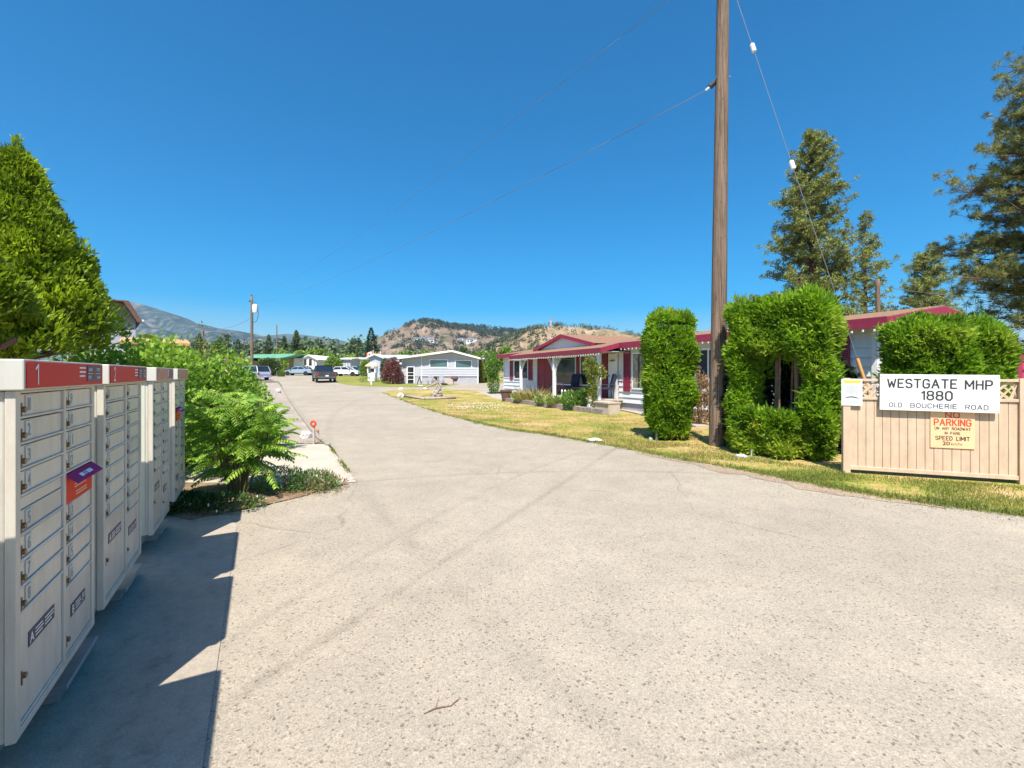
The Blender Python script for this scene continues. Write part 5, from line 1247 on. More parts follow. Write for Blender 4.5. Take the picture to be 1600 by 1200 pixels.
p = at(771, 33.5); shrub('climbing_bush', 'tall narrow green bush at the far left corner of the white house', 'bush', p, [(0, 0, .9, .42, .4, .9), (-.1, 0, 1.9, .5, .45, .9), (.12, 0, 2.6, .32, .3, .5)], 2600, .14, .08, 'shrub_mid' if 'shrub_mid' in M else 'shrub', None, 4, .2)
p = at(1093, 14); shrub('dried_shrub', 'dried tan shrub standing between the cedar column and the pole', 'shrub', p, [(0, 0, .5, .38, .3, .5), (.05, 0, 1.1, .32, .3, .45), (0, 0, 1.6, .12, .1, .3)], 2200, .1, .04, 'dry_leaf', None, 7, .3)
p = at(626, 47.2); shrub('burgundy_bush', 'burgundy leaved bush left of the grey house door', 'bush', (at(614, 46.8).x, 46.8, H(46.8)), [(0, 0, 1.1, .8, .6, 1.0), (-.35, 0, 1.9, .6, .5, .6), (.55, 0, .8, .5, .5, .7), (.15, 0, 2.25, .4, .4, .5), (-.6, 0, 1.0, .5, .4, .8), (.35, 0, 1.75, .5, .5, .5)], 3400, .2, .1, 'burg_leaf', None, 5, .2)
shrub('mauve_bush', 'dusky mauve bush behind the right end of the grey house', 'bush', at(759, 50), [(0, 0, 1.2, .9, .7, 1.2), (.3, 0, 2.0, .7, .6, .8)], 2600, .2, .1, 'mauve_leaf', None, 5, .2)
shrub('yellowing_bush', 'yellowing green bush at the right corner of the grey house', 'bush', at(751, 49), [(0, 0, 1.2, .45, .5, 1.3)], 1200, .2, .1, 'vine', None, 5, .2)
shrub('climbing_bush', 'green bush growing against the grey annex wall', 'bush', at(600, 48.5), [(0, 0, 1.3, .4, .4, 1.2)], 800, .2, .1, 'shrub_dark', None, 5, .2)

# ------------------------------------------------------------------ grass along the verge (nobody could count it)
def blades(name, label, polys, n, h, m, w_=.012):
    Ps = []
    for poly, wt_ in polys:
        q = np.array([[p.x, p.y] for p in poly]); a, b, c_, d = q
        k = int(n*wt_); u = rng.random((k, 1)); v = rng.random((k, 1))**1.3; Ps.append((a*(1-u)+b*u)*(1-v)+(d*(1-u)+c_*u)*v)
    P = np.concatenate(Ps); k = len(P); 
    cl = np.sin(P[:, 0]*3.1+np.sin(P[:, 1]*2.3)*2)+np.sin(P[:, 1]*4.7+P[:, 0]*1.3); P = P[(cl+rng.normal(size=k)*.8) > .1]; k = len(P)
    P3 = np.column_stack([P, np.array([H(y) for y in P[:, 1]])+.012]); D = norm(np.array([[0, 0, 1.]])+rng.normal(size=(k, 3))*.4)
    hh_ = h*rng.uniform(.4, 1.2, k); V, Fc = kites(P3, D, hh_, w_)
    o = npobj(name, V, Fc, M[m]); o['kind'] = 'stuff'; o['label'] = label; o['category'] = 'grass'; return o
E = lambda a, b, c_, d: [G(*a), G(*b), G(*c_), G(*d)]
strip = [(E((1310, 764), (1440, 783), (1450, 750), (1312, 742)), .16), (E((1440, 783), (1640, 811), (1640, 765), (1450, 752)), .3), (E((1200, 742), (1320, 766), (1320, 735), (1200, 722)), .18),
         (E((1100, 724), (1200, 742), (1210, 715), (1100, 700)), .14), (E((1010, 707), (1100, 724), (1100, 695), (1010, 684)), .12), (E((925, 691), (1010, 707), (1010, 682), (925, 672)), .1)]
blades('verge_grass', 'patchy green grass along the verge under the cedars and fence', strip, 34000, .055, 'grass', .008)
lawnp = [(E((700, 649), (925, 691), (950, 655), (700, 625)), .5), (E((930, 690), (1100, 720), (1100, 676), (950, 650)), .4), (E((620, 620), (700, 648), (720, 620), (620, 613)), .15)]
blades('lawn_grass', 'short dry lawn grass in front of the porch', lawnp, 30000, .06, 'straw', .014)
blades('kerb_weeds', 'thin weeds growing along the kerb and slab edge', [(E((557, 754), (514, 695), (510, 696), (551, 754)), .4), (E((496, 680), (450, 618), (447, 618), (490, 680)), .6)], 1500, .07, 'grass')
fl = MB(); rr = random.Random(12)
for i in range(160):
    q = G(rr.gauss(745, 28), rr.gauss(635, 4)); fl.blob((q.x, q.y, q.z+.05), .022, .022, .016, 1, .2, i)
o = fl.build('clover_flowers', M['flower_white']); o['kind'] = 'stuff'; o['label'] = 'patch of white clover flowers in the lawn'; o['category'] = 'clover'

# ragged clumps of grass spilling over the edge of the asphalt
Pe = []; rr = random.Random(44); segs = list(zip(lawn_edge[:-1], lawn_edge[1:]))
for i in range(620):
    a, b_ = segs[rr.randrange(min(15, len(segs)))]
    if (b_-a).length > 6 and rr.random() < .5: continue
    q = a.lerp(b_, rr.random()); q += Vector((rr.gauss(0, .05), rr.gauss(-.02, .07), 0)); k = rr.randint(10, 46); sp = rr.uniform(.02, .09)
    for j in range(k): Pe.append((q.x+rr.gauss(0, sp), q.y+rr.gauss(0, sp), q.z+.008))
Pe = np.array(Pe); V, Fc = kites(Pe, np.array([[0, 0, 1.]])+rng.normal(size=Pe.shape)*.6, .055*rng.uniform(.4, 1.5, len(Pe)), .009)
o = npobj('edge_grass', V, Fc, M['grass']); o['kind'] = 'stuff'; o['label'] = 'ragged grass clumps creeping over the edge of the asphalt'; o['category'] = 'grass'

# ------------------------------------------------------------------ ponderosa pines
def pine(label, base, h, r, crown0, nbr, seed, m='pine', needles=12, tuft=.30, trunk_r=.24, shape=1.0, group='ponderosa pines behind the house', nl=.24, tuftmul=1.0, wid=.042):
    t = thing('pine_tree', label, 'pine tree', base, 0, group); rr = random.Random(seed)
    MB().cone((0, 0, 0), (0, 0, h*.55), trunk_r, trunk_r*.55, 10).cone((0, 0, h*.55), (0, 0, h*.97), trunk_r*.55, .03, 8).build('trunk', M['bark'], t)
    lim = MB(); T = []
    for i in range(nbr):
        f = (i+.5)/nbr; z = crown0+(h-crown0)*f**.92; a = rr.uniform(0, 6.28)
        prof = (1-f)**.62*(.55+.45*min(1, f/.18)) if shape == 1 else math.sqrt(max(.03, 1-(2*f-.85)**2*.75))
        ln = r*prof*rr.uniform(.55, 1.12)+.12
        el = .15+.5*f-.25*(1-f); p0 = Vector((0, 0, z)); d = Vector((math.cos(a)*math.cos(el), math.sin(a)*math.cos(el), math.sin(el)))
        p1 = p0+d*ln*.6; p2 = p1+Vector((d.x, d.y, d.z+.25)).normalized()*ln*.45
        lim.cone(p0, p1, .03+.012*ln, .02, 5).cone(p1, p2, .02, .008, 4)
        for k in range(max(2, int(ln*3.4*tuftmul))):
            q = .25+.75*rr.random()**.7; c_ = p0.lerp(p1, min(1, q/.6)) if q < .6 else p1.lerp(p2, (q-.6)/.4)
            s = .10+.13*ln*q; tp_ = c_+Vector((rr.gauss(0, s), rr.gauss(0, s), abs(rr.gauss(0, s*.5))+.03)); T.append(tuple(tp_)); lim.cone(c_, tp_, .010, .006, 3, False)
    for k in range(5): T.append((rr.gauss(0, .1), rr.gauss(0, .1), h-rr.random()*.5))
    T = np.array(T); n = len(T); needles = int(needles*1.9); P = np.repeat(T, needles, axis=0); D = rvec(len(P)); D[:, 2] += .35; D = norm(D)
    # needle tufts hold together: each tuft one island colour group through its own noise position
    V, Fc = kites(P+D*nl*.12, D, nl*rng.uniform(.6, 1.15, len(P)), wid*rng.uniform(.7, 1.3, len(P)))
    npobj('crown', V, Fc, M[m], t); lim.build('branches', M['bark'], t)
    return t
b = at(1268, 28); pine('tallest ponderosa pine left of the group behind the arched cedar', b, EYE+(HOR-210)*mp(28), 3.4, 2.6, 230, 1, needles=19, tuftmul=1.8)
b = at(1352, 32); pine('slim pine with a thin open crown, middle of the pines', b, EYE+(HOR-338)*mp(32), 1.75, 3.2, 95, 2, tuftmul=1.4, needles=15, trunk_r=.2)
b = at(1445, 34); pine('short round-topped pine above the roof behind the sign', b, EYE+(HOR-402)*mp(34), 2.9, 2.8, 130, 3, needles=15, shape=1, tuftmul=1.7)
b = at(1702, 15.5); pine('big dark ponderosa pine cut off by the right edge', b, 15.2, 3.9, 2.4, 230, 5, 'pine_edge', needles=44, tuftmul=3.2, group=None, trunk_r=.33, nl=.2, wid=.016)

# loose stones and grit swept to the pavement edges
gv = MB(); rr = random.Random(31)
for i in range(1500):
    a, b_ = rr.choice((((1000, 706), (1110, 729)), ((1110, 729), (1230, 755)), ((1230, 755), (1380, 785)), ((1380, 785), (1600, 812)), ((380, 800), (520, 763)), ((512, 699), (560, 757))))
    f = rr.random(); q = G(a[0]+(b_[0]-a[0])*f, a[1]+(b_[1]-a[1])*f+abs(rr.gauss(0, 7))); s_ = rr.uniform(.004, .013)
    u = [Vector((rr.uniform(-1, 1), rr.uniform(-1, 1), 0))*s_ for _ in range(3)]
    gv.add([q+u[0]+Vector((0, 0, .014)), q+u[1]+Vector((0, 0, .014)), q+u[2]+Vector((0, 0, .014)), q+Vector((0, 0, .015+s_))], [(0, 1, 3), (1, 2, 3), (2, 0, 3)])
o = gv.build('loose_grit', M['paver']); o['kind'] = 'stuff'; o['label'] = 'loose grit and small stones along the pavement edges'; o['category'] = 'grit'

# ------------------------------------------------------------------ vehicles
def wheel(par, x, y, r, wd):
    s = 1 if y > 0 else -1
    t = MB().lathe([(r*.62, -wd/2), (r*.94, -wd/2), (r, -wd*.35), (r, wd*.35), (r*.94, wd/2), (r*.62, wd/2)], (0, 0, 0), 20).build('wheel', M['tyre'], par, smooth=False)
    t.rotation_euler = (R(90), 0, 0); t.location = (x, y, r)
    rim = MB().lathe([(r*.6, -wd*.3), (r*.62, wd*.3)], (0, 0, 0), 16)
    for k in range(5):
        a = k*2*math.pi/5; c_, s_ = math.cos(a), math.sin(a); rim.add([(c_*u-s_*v, s_*u+c_*v, -s*wd*q) for q in (.3, .44) for u, v in ((.03, -.03), (r*.6, -.04), (r*.6, .04), (.03, .03))], [(0, 1, 2, 3), (7, 6, 5, 4), (0, 4, 5, 1), (1, 5, 6, 2), (2, 6, 7, 3), (3, 7, 4, 0)])
    rim.build('rim', M['rim'], t)
def car(name, label, catn, loc, rz, L, W_, prof, cab, paint, wr, wx, plate=True, group=None, box=None):
    """x forward. prof: lower body outline (x,z); cab: [(x,z) x4] rear base, rear top, front top, front base"""
    t = thing(name, label, catn, loc, rz, group)
    hw = W_/2
    m = MB(); n = len(prof)
    vs = [(x, s*hw*(.97 if z < .35 or z > .75 else 1.0), z) for s in (-1, 1) for x, z in prof]
    m.add(vs, [tuple(range(n)), tuple(range(2*n-1, n-1, -1))]+[(i, (i+1) % n, n+(i+1) % n, n+i) for i in range(n)])
    b = m.build('body', M[paint], t, bevel=.035, seg=2)
    (xa, za), (xb, zb), (xc, zc), (xd, zd) = cab; ti = .8
    roofm = MB().add([(x, s*hw*k, z) for s in (-1, 1) for (x, z), k in (((xb-.03, zb), ti), ((xc+.03, zc), ti), ((xc, zc-.05), ti+.03), ((xb, zb-.05), ti+.03))], [(0, 1, 2, 3), (7, 6, 5, 4), (0, 4, 5, 1), (3, 2, 6, 7), (0, 3, 7, 4), (1, 5, 6, 2)])
    for s in (-1, 1):
        for (p, q) in (((xa, za), (xb, zb)), ((xd, zd), (xc, zc)), (((xa+xd)/2, za), ((xb+xc)/2, zb))):
            roofm.cone((p[0], s*hw*.93, p[1]), (q[0], s*hw*(ti+.01), q[1]-.03), .05, .04, 6)
    roofm.build('roof', M[paint], t)
    gl = MB().add([(x, s*hw*k, z) for s in (-1, 1) for (x, z), k in (((xa+.03, za), .925), ((xb+.03, zb-.06), ti+.0), ((xc-.03, zc-.06), ti+.0), ((xd-.03, zd), .925))], [(0, 1, 2, 3), (7, 6, 5, 4), (0, 4, 5, 1), (2, 6, 7, 3), (1, 5, 6, 2)])
    gl.build('windows', M['glass'], t)
    for x in wx:
        for s in (-1, 1):
            MB().cone((x, s*(hw-.06), wr), (x, s*(hw+.004), wr), wr*1.16, wr*1.16, 20).build('wheel_arch', M['plastic'], t); wheel(t, x, s*(hw-.07), wr, .2)
    x0 = min(p[0] for p in prof); x1 = max(p[0] for p in prof); zt = [z for x, z in prof if x < x0+.25]; zm = max(zt)
    for s in (-1, 1):
        MB().box(x0-.012, x0+.06, s*hw*.97-(.16 if s > 0 else -.02), s*hw*.97+(.02 if s > 0 else .16)-0, zm-.38, zm-.08).build('tail_light', M['redlens'], t)
        MB().box(x1-.1, x1+.01, s*hw*.72-.16, s*hw*.72+.16, .58, .72).build('headlight', M['clearlens'], t)
        MB().box((xd-.25), (xd-.1), s*(hw+.02)-.0, s*(hw+.18)-.0 if s > 0 else -(hw+.18), zd+.02, zd+.16).build('mirror', M['plastic'], t)
    MB().box(x0-.05, x0+.1, -hw*.93, hw*.93, .32, .48).build('rear_bumper', M['plastic'] if paint == 'car_black' else M[paint], t, bevel=.02)
    MB().box(x1-.1, x1+.04, -hw*.93, hw*.93, .28, .46).build('front_bumper', M['plastic'] if paint == 'car_black' else M[paint], t, bevel=.02)
    if plate: MB().box(x0-.065, x0-.052, -.16, .16, .36 if not box else .62, .48 if not box else .76).build('number_plate', M['white'], t)
    return t, b
def gp_(px, z): return at(px, z)
# pickup: rear towards the camera
PX = [(-2.75, .5), (-2.75, 1.12), (-.75, 1.15), (-.6, 1.18), (1.2, 1.18), (2.45, 1.06), (2.7, .9), (2.7, .42), (-2.0, .42)]
t, b = car('pickup_truck', 'charcoal pickup truck seen from behind on the far road', 'pickup truck', gp_(506, 51.5), R(119), 5.4, 1.98, PX, ((-.75, 1.16), (-.55, 1.84), (.75, 1.84), (1.35, 1.18)), 'car_black', .39, (-1.7, 1.75), box=True)
MB().box(-2.64, -.85, -.85, .85, 1.0, 1.14).build('bed_cover', M['plastic'], t)
MB().box(-2.775, -2.75, -.72, .72, .66, 1.1).build('tailgate', M['car_black'], t, bevel=.01)
MB().box(-2.79, -2.776, -.28, -.02, .93, .99).build('tailgate_emblem', M['chrome'], t)
MB().box(-2.83, -2.79, -.95, .95, .5, .62).build('chrome_bumper', M['chrome'], t, bevel=.02)
HB = [(-2.05, .35), (-2.08, .62), (-2.0, .92), (-1.0, .98), (.9, .95), (1.95, .78), (2.1, .55), (2.05, .3)]
car('hatchback_car', 'white hatchback parked side-on beside the far lawn', 'car', gp_(541.5, 69), R(-4), 4.1, 1.7, HB, ((-1.85, .95), (-1.45, 1.42), (.2, 1.42), (1.0, .95)), 'car_white', .31, (-1.3, 1.3))
SDN = [(-2.25, .38), (-2.28, .66), (-2.1, .95), (-1.2, .98), (.95, .93), (2.1, .74), (2.3, .55), (2.25, .3)]
car('sedan_car', 'pale blue grey sedan parked below the white bay front home', 'car', gp_(467, 72), R(182), 4.5, 1.75, SDN, ((-1.35, .96), (-.75, 1.38), (.3, 1.38), (1.1, .93)), 'car_blue', .31, (-1.4, 1.4))
car('sedan_car', 'light blue car half hidden behind the white hatchback', 'car', gp_(557, 74), R(-12), 4.5, 1.75, SDN, ((-1.35, .96), (-.75, 1.42), (.3, 1.42), (1.1, .93)), 'car_sky', .31, (-1.4, 1.4))
car('sedan_car', 'dark teal car nose right of the white hatchback', 'car', gp_(566, 73), R(-20), 4.3, 1.7, SDN, ((-1.35, .96), (-.75, 1.3), (.3, 1.3), (1.1, .93)), 'car_teal', .31, (-1.4, 1.4))
VAN = [(-2.3, .4), (-2.35, .7), (-2.25, 1.0), (.9, 1.02), (2.0, .9), (2.3, .65), (2.28, .35)]
car('minivan', 'silver minivan parked behind the roadside shrubs on the left', 'van', gp_(394, 56), R(155), 4.6, 1.85, VAN, ((-2.2, 1.0), (-1.9, 1.72), (.5, 1.72), (1.35, 1.02)), 'car_silver', .34, (-1.45, 1.45))

# ------------------------------------------------------------------ far homes
def fx(px, z): return (px-800)*mp(z)
def far_home(label, px0, px1, py_e, py_r, z, depth, wall, roofm, ridge='x', base=None, wins=(), ov=.4, px_ridge=None):
    """box home facing the camera; ridge 'y' makes the gable face the camera"""
    t = thing('far_home' if False else 'mobile_home', label, 'house', (fx(px0, z), z, H(z)), 0)
    k = mp(z); w_ = (px1-px0)*k; he_ = EYE+(HOR-py_e)*k-H(z); hr = EYE+(HOR-py_r)*k-H(z)
    if ridge == 'y':
        xr = (px_ridge-px0)*k if px_ridge else w_/2
        MB().prism([(0, 0), (w_, 0), (w_, he_), (xr, hr-.1), (0, he_)], 0, depth, 'y').build('wall', M[wall], t)
        MB().prism([(-ov, he_-.0), (xr, hr+.05), (w_+ov, he_-.0), (w_+ov, he_-.16), (xr, hr-.12), (-ov, he_-.16)], -.35, depth+.3, 'y').build('roof', M[roofm], t)
    else:
        MB().box(0, w_, 0, depth, 0, he_).build('wall', M[wall], t)
        MB().prism([(-ov, he_+.02), (depth/2, hr), (depth+ov, he_+.02), (depth+ov, he_-.14), (depth/2, hr-.16), (-ov, he_-.14)], -ov, w_+ov, 'x').build('roof', M[roofm], t)
    for (a, b, c_, d) in wins:
        window(t, (a-px0)*k, (b-px0)*k, EYE+(HOR-d)*k-H(z), EYE+(HOR-c_)*k-H(z), 1, 'glass', .12, 0.0)
    return t, k
# white bay-front home with the green carport roof
z = 79; t, k = far_home('white home with a gabled bay front behind the pickup', 471.5, 494.5, 562, 554.5, z, 9, 'white_paint', 'roof_white', 'y', wins=((474.2, 480.2, 560, 572), (481.6, 488.5, 559.5, 572.5), (490, 493, 561, 573)), px_ridge=483)
x = lambda px: (px-471.5)*k
zz = lambda py: EYE+(HOR-py)*k-H(z)
MB().prism([(x(456), 0), (x(471), 0), (x(469), zz(559.5)), (x(458), zz(559.5))], .4, .5, 'y').build('white_screen', M['white_paint'], t)
MB().box(x(446), x(456.5), 1.2, 8, 0, zz(559.8)).build('side_wall', M['beigewall'], t)
MB().prism([(x(400), zz(559.2)), (x(412), zz(555.0)), (x(476), zz(553.8)), (x(470), zz(556.5)), (x(452), zz(560.3)), (x(418), zz(560.3))], -3.0, 6, 'y').build('carport_roof', M['roof_green'], t)
for px in (439.5, 443): MB().box(x(px)-.1, x(px)+.1, -1.5, -1.3, 0, zz(560.2)).build('carport_post', M['white_paint'], t)
MB().prism([(x(435.5), 0), (x(442.5), 0), (x(440.5), zz(572)), (x(437.5), zz(568))], -1.9, -1.7, 'y').build('stair_side', M['white_paint'], t)
t, k = far_home('narrow white carport between the bay front home and the round bush', 496, 510, 560.5, 558.0, 84, 6, 'white_paint', 'roof_white', 'x')
far_home('long low home with a flat white roof behind the white hatchback', 533, 579, 560.3, 557.8, 88, 7, 'car_d' if 'car_d' in M else 'roof_brown', 'roof_white', 'x', wins=((563, 569, 563, 570),))  # dark wall colour stands for the shaded carport interior
t, k = far_home('small pale blue home front with two tall windows by the round bush', 535, 547.5, 560.5, 558.6, 80, 5, 'siding_grey', 'roof_white', 'x', wins=((537.5, 541, 563, 575), (542, 545.6, 563, 575)))
t, k = far_home('grey blue shed home with a pale gable left of the grey house', 577.5, 596, 558.5, 553.3, 56, 6, 'siding_bl', 'roof_white', 'y', px_ridge=586) if 'siding_bl' in M else far_home('grey blue shed home with a pale gable left of the grey house', 577.5, 596, 558.5, 553.3, 56, 6, 'siding_grey', 'roof_white', 'y', px_ridge=586)
t, k = far_home('low home whose pale roof joins the grey house on its left', 597, 628, 556.9, 553.2, 59, 6, 'siding_grey', 'roof_white', 'x')
t, k = far_home('low white roofed outbuilding right of the grey house', 748, 772, 561.5, 558.5, 66, 5, 'white_paint', 'roof_white', 'x')
t, k = far_home('distant low brown roofed home behind the hedges on the left', 345, 385, 563, 557, 95, 7, 'beigewall', 'roof_brown', 'x')
# tall gabled house at the far left behind the cedar
z = 24; t = thing('gabled_house', 'beige house gable with a steep brown eave behind the left cedar', 'house', (fx(195, z), z, 0), R(42))
k = mp(z); x = lambda px: (px-195)*k*.76
zz = lambda py: EYE+(HOR-py)*k
MB().prism([(x(110), 0), (x(212), 0), (x(212), zz(502)), (x(192), zz(473)), (x(110), zz(473))], 0, 9, 'y').build('wall', M['gwall'] if 'gwall' in M else M['siding_grey'], t)
MB().prism([(x(150), zz(503)), (x(218), zz(503)), (x(194), zz(473.5)), (x(150), zz(473.5))], -.03, -.002, 'y').build('gable_cladding', M['beigewall'], t)
MB().prism([(x(110), zz(471.5)), (x(200.5), zz(471.5)), (x(221.5), zz(501)), (x(219), zz(504)), (x(214.5), zz(504)), (x(192), zz(473.5)), (x(110), zz(473.5))], -.6, 9, 'y').build('roof', M['roof_brown'], t)
MB().cone((x(222.6), -.5, zz(500.5)), (x(222.6), -.3, zz(500.5)), .06, .06, 8).build('eave_lamp', M['white_paint'], t)
# sandy low roof behind the shrubs
z = 17; t = thing('low_shed', 'low shed with a sandy orange roof showing above the shrubs', 'shed', (fx(196, z), z, 0), R(38)); k = mp(z)
wv = 88*k*.8; hh_ = EYE+(HOR-534)*k
MB().box(.1, wv, .2, 4, 0, hh_).build('wall', M['beigewall'], t)
MB().prism([(0, hh_-.08), (0, hh_+.02), (2.2, hh_+.3), (4.4, hh_), (4.4, hh_-.1)], -.2, wv+.3, 'x').build('roof', M['sandroof'], t)

# flags and poles
def flag(px, z, py0, py1, label, kind):
    k = mp(z); p = at(px, z); t = thing('flag_pole', label, 'flag', p, 0); h = EYE+(HOR-py0)*k-H(z); MB().cone((0, 0, 0), (0, 0, h), .04, .03, 8).build('pole', M['white_paint'], t)
    L_, hh = (1.0, .62); m = MB()
    def piece(a, b, nm, mt):
        q = MB(); n = 6; vs = []
        for i in range(n+1):
            u = a+(b-a)*i/n; dx = -u*L_*.9; dz = -u*L_*.32; yy = .08*math.sin(u*7)
            vs += [(dx, yy, h-.1+dz), (dx, yy, h-.1-hh+dz)]
        q.add(vs, [(2*i, 2*i+1, 2*i+3, 2*i+2) for i in range(n)]); return q.build(nm, M[mt], t)
    if kind == 'maple':
        piece(0, .25, 'red_bar', 'redtext'); w_ = piece(.25, .75, 'white_field', 'white'); piece(.75, 1, 'red_bar', 'redtext')
        cx_, cz = -.5*L_*.9, h-.1-hh/2-.16*L_
        lf = [(u*.6, v*.6) for u, v in [(0, .3), (.07, .18), (.14, .2), (.12, .06), (.26, .1), (.24, .0), (.3, -.04), (.14, -.16), (.15, -.21), (.02, -.19), (.02, -.3), (-.02, -.3), (-.02, -.19), (-.15, -.21), (-.14, -.16), (-.3, -.04), (-.24, 0), (-.26, .1), (-.12, .06), (-.14, .2), (-.07, .18)]]
        MB().prism([(cx_+a, cz+b) for a, b in lf], -.08, -.06).build('leaf_emblem', M['redtext'], w_)
    else: piece(0, .5, 'flag_cloth', 'terracotta')
flag(583, 58, 547, 560, 'red and white maple leaf flag flying above the shed home', 'maple')
flag(594.5, 62, 548.5, 560, 'small faded orange flag behind the shed home roof', 'plain')
# hedges and bushes between the far homes
def far_bush(label, px, z, w_px, py_top, m, n=1500, L=.3, name='round_bush', grp=None):
    k = mp(z); h = EYE+(HOR-py_top)*k-H(z); w_ = w_px*k
    shrub(name, label, 'bush', at(px, z), [(0, 0, h*.5, w_/2, w_*.4, h*.52), (-w_*.15, 0, h*.45, w_*.35, w_*.35, h*.45), (w_*.18, 0, h*.4, w_*.33, w_*.3, h*.42)], n, L, L*.55, m, grp, 3, .2)
far_bush('big round green bush right of the pickup', 521, 77, 26, 557.5, 'far_dec', 3600, .3)
far_bush('clipped dark hedge under the green carport roof', 420, 70, 36, 560.5, 'hedge_far' if 'hedge_far' in M else 'far_dec', 4200, .26, 'clipped_hedge')
far_bush('small rounded bush at the carport post foot', 439, 67, 11, 577, 'far_dec', 900, .2)
far_bush('low green bush under the bay window', 481, 74, 14, 573, 'shrub_dark', 900, .2)
far_bush('lime green bush beside the wishing well', 571, 68, 17, 563, 'far_dec', 1500, .25)
far_bush('grey green mound shrub below the silver van', 398, 30, 9, 582.5, 'low_shrub', 900, .1)
far_bush('green bush patch beside the distant brown pole', 385, 60, 22, 566, 'far_dec', 1800, .25)
p = at(563, 58.5); hosta_like = shrub('flower_patch', 'yellow and orange flower patch in front of the wishing well', 'flowers', at(582, 50.3), [(-.8, 0, .25, .8, .3, .3), (.6, 0, .2, .8, .3, .25)], 700, .2, .05, 'hosta', None, 3, .8)

# ------------------------------------------------------------------ distant trees: single ones, then the wood that reads as one mass
def conifer_V(h, r, n, L=.9, Wd=.5, z0=.08):
    f = rng.random(n)**.85; a = rng.uniform(0, 6.28, n); lay = 1+.22*np.sin(f*42); rr_ = r*1.2*(1-f)**.85*lay*rng.uniform(.45, 1.0, n)
    P = np.stack([np.cos(a)*rr_, np.sin(a)*rr_, (z0+(1-z0)*f)*h], axis=1); D = np.stack([np.cos(a), np.sin(a), rng.uniform(-.55, .35, n)], axis=1)
    return kites(P, D, L*(1.15-f*.75)*rng.uniform(.6, 1.2, n), Wd*(1.1-f*.6))
def round_V(h, r, n, L=.8, Wd=.5, z0=.2):
    cs = [(rng.uniform(-.45, .45)*r, rng.uniform(-.45, .45)*r, h*rng.uniform(.42, .78), r*rng.uniform(.45, .7)) for _ in range(7)]
    Ps = []
    for c_ in cs:
        d = rvec(n//7); Ps.append(np.array(c_[:3])+d*c_[3]*rng.uniform(.7, 1.05, (len(d), 1))*np.array([1, 1, 1.15]))
    P = np.concatenate(Ps); return kites(P, rvec(len(P)), L*rng.uniform(.6, 1.2, len(P)), Wd)
def far_tree(label, px, z, wpx, py_top, kind, n=1800, m=None, grp='single trees standing beyond the homes'):
    k = mp(z); h = EYE+(HOR-py_top)*k-H(z); r = wpx*k/2; sc_ = h/14
    V, Fc = conifer_V(h, r, n, 1.2*sc_, .55*sc_) if kind == 'c' else round_V(h, r, n, 1.0*sc_, .6*sc_)
    t = thing('conifer_tree' if kind == 'c' else 'broadleaf_tree', label, 'tree', at(px, z), 0, grp)
    npobj('crown', V, Fc, M[m or ('far_con' if kind == 'c' else 'far_dec')], t); MB().cone((0, 0, 0), (0, 0, h*.7), .02*h, .008*h, 7).build('trunk', M['bark'], t); return t
far_tree('dark layered spruce standing above the flags', 580, 96, 27, 512, 'c', 1500, 'far_spruce' if 'far_spruce' in M else 'far_con')
far_tree('tall grey green pine right of the thin pale pole', 463, 120, 22, 516, 'c', 2200)
far_tree('grey green pine left of the thin pale pole', 420, 125, 20, 523, 'c', 1800)
far_tree('dusky brownish pine between the thin pole and the tall pine', 444, 130, 18, 525, 'c', 1800)
far_tree('bright green poplar clump, left half, above the bay front roof', 487, 90, 14, 540, 'r', 1500)
far_tree('bright green poplar clump, right half, above the bay front roof', 499, 89, 15, 538, 'r', 1500)
far_tree('broad green tree behind the round bush and narrow carport', 512, 105, 26, 549, 'r', 1600)
far_tree('small dark conifer beside the layered spruce', 560, 110, 10, 535, 'c', 1000)
far_tree('dark broad tree above the right half of the grey house roof', 727, 100, 17, 534, 'r', 2000, 'far_con')
far_tree('dark conifer behind the left slope of the grey house roof', 641, 110, 11, 538, 'c', 1200)
far_tree('tall dark conifer left of the white house roof corner', 771, 85, 12, 534, 'c', 1500)
far_tree('broad green tree leaning over the left end of the white house roof', 790, 62, 34, 537, 'r', 3600)
far_tree('small conifer behind the outbuilding right of the grey house', 757, 105, 11, 545, 'c', 1000)
far_tree('bushy green tree over the shed roof at the left', 230, 60, 30, 512, 'r', 2200)
far_tree('dark pine at the foot of the mountain above the shrubs', 312, 110, 14, 520, 'c', 1400)
far_tree('green tree above the olive shrub left of the transformer pole', 345, 100, 26, 528, 'r', 1800)
far_tree('dark tree between the shrubs and the transformer pole', 372, 112, 20, 530, 'c', 1600)
far_tree('yellow green bush-like tree over the carport roof', 450, 96, 24, 549, 'r', 1500)
# wood
lib = [conifer_V(1, .22, 170, .13, .07) for _ in range(4)]+[round_V(1, .38, 180, .13, .09) for _ in range(4)]
def wood(name, label, px0, px1, zr, n, hr, m, cfrac=.6, seed=1):
    rr = random.Random(seed); parts = []
    for i in range(n):
        px = rr.uniform(px0, px1); z = rr.uniform(*zr); h = rr.uniform(*hr); V, Fc = lib[rr.randrange(4)] if rr.random() < cfrac else lib[4+rr.randrange(4)]
        a = rr.uniform(0, 6.28); ca, sa = math.cos(a), math.sin(a); Rm = np.array([[ca, sa, 0], [-sa, ca, 0], [0, 0, 1]])
        p = at(px, z); parts.append((V@Rm*np.array([h*rr.uniform(.85, 1.2)]*2+[h])+np.array([p.x, p.y, p.z]), Fc))
    V, Fc = cat(*parts); o = npobj(name, V, Fc, M[m]); o['kind'] = 'stuff'; o['label'] = label; o['category'] = 'woodland'; return o
wood('woodland', 'mixed wood of pines and broadleaf trees behind the homes on the left', 120, 560, (120, 190), 260, (6, 11), 'far_wood_l', .6, 1)
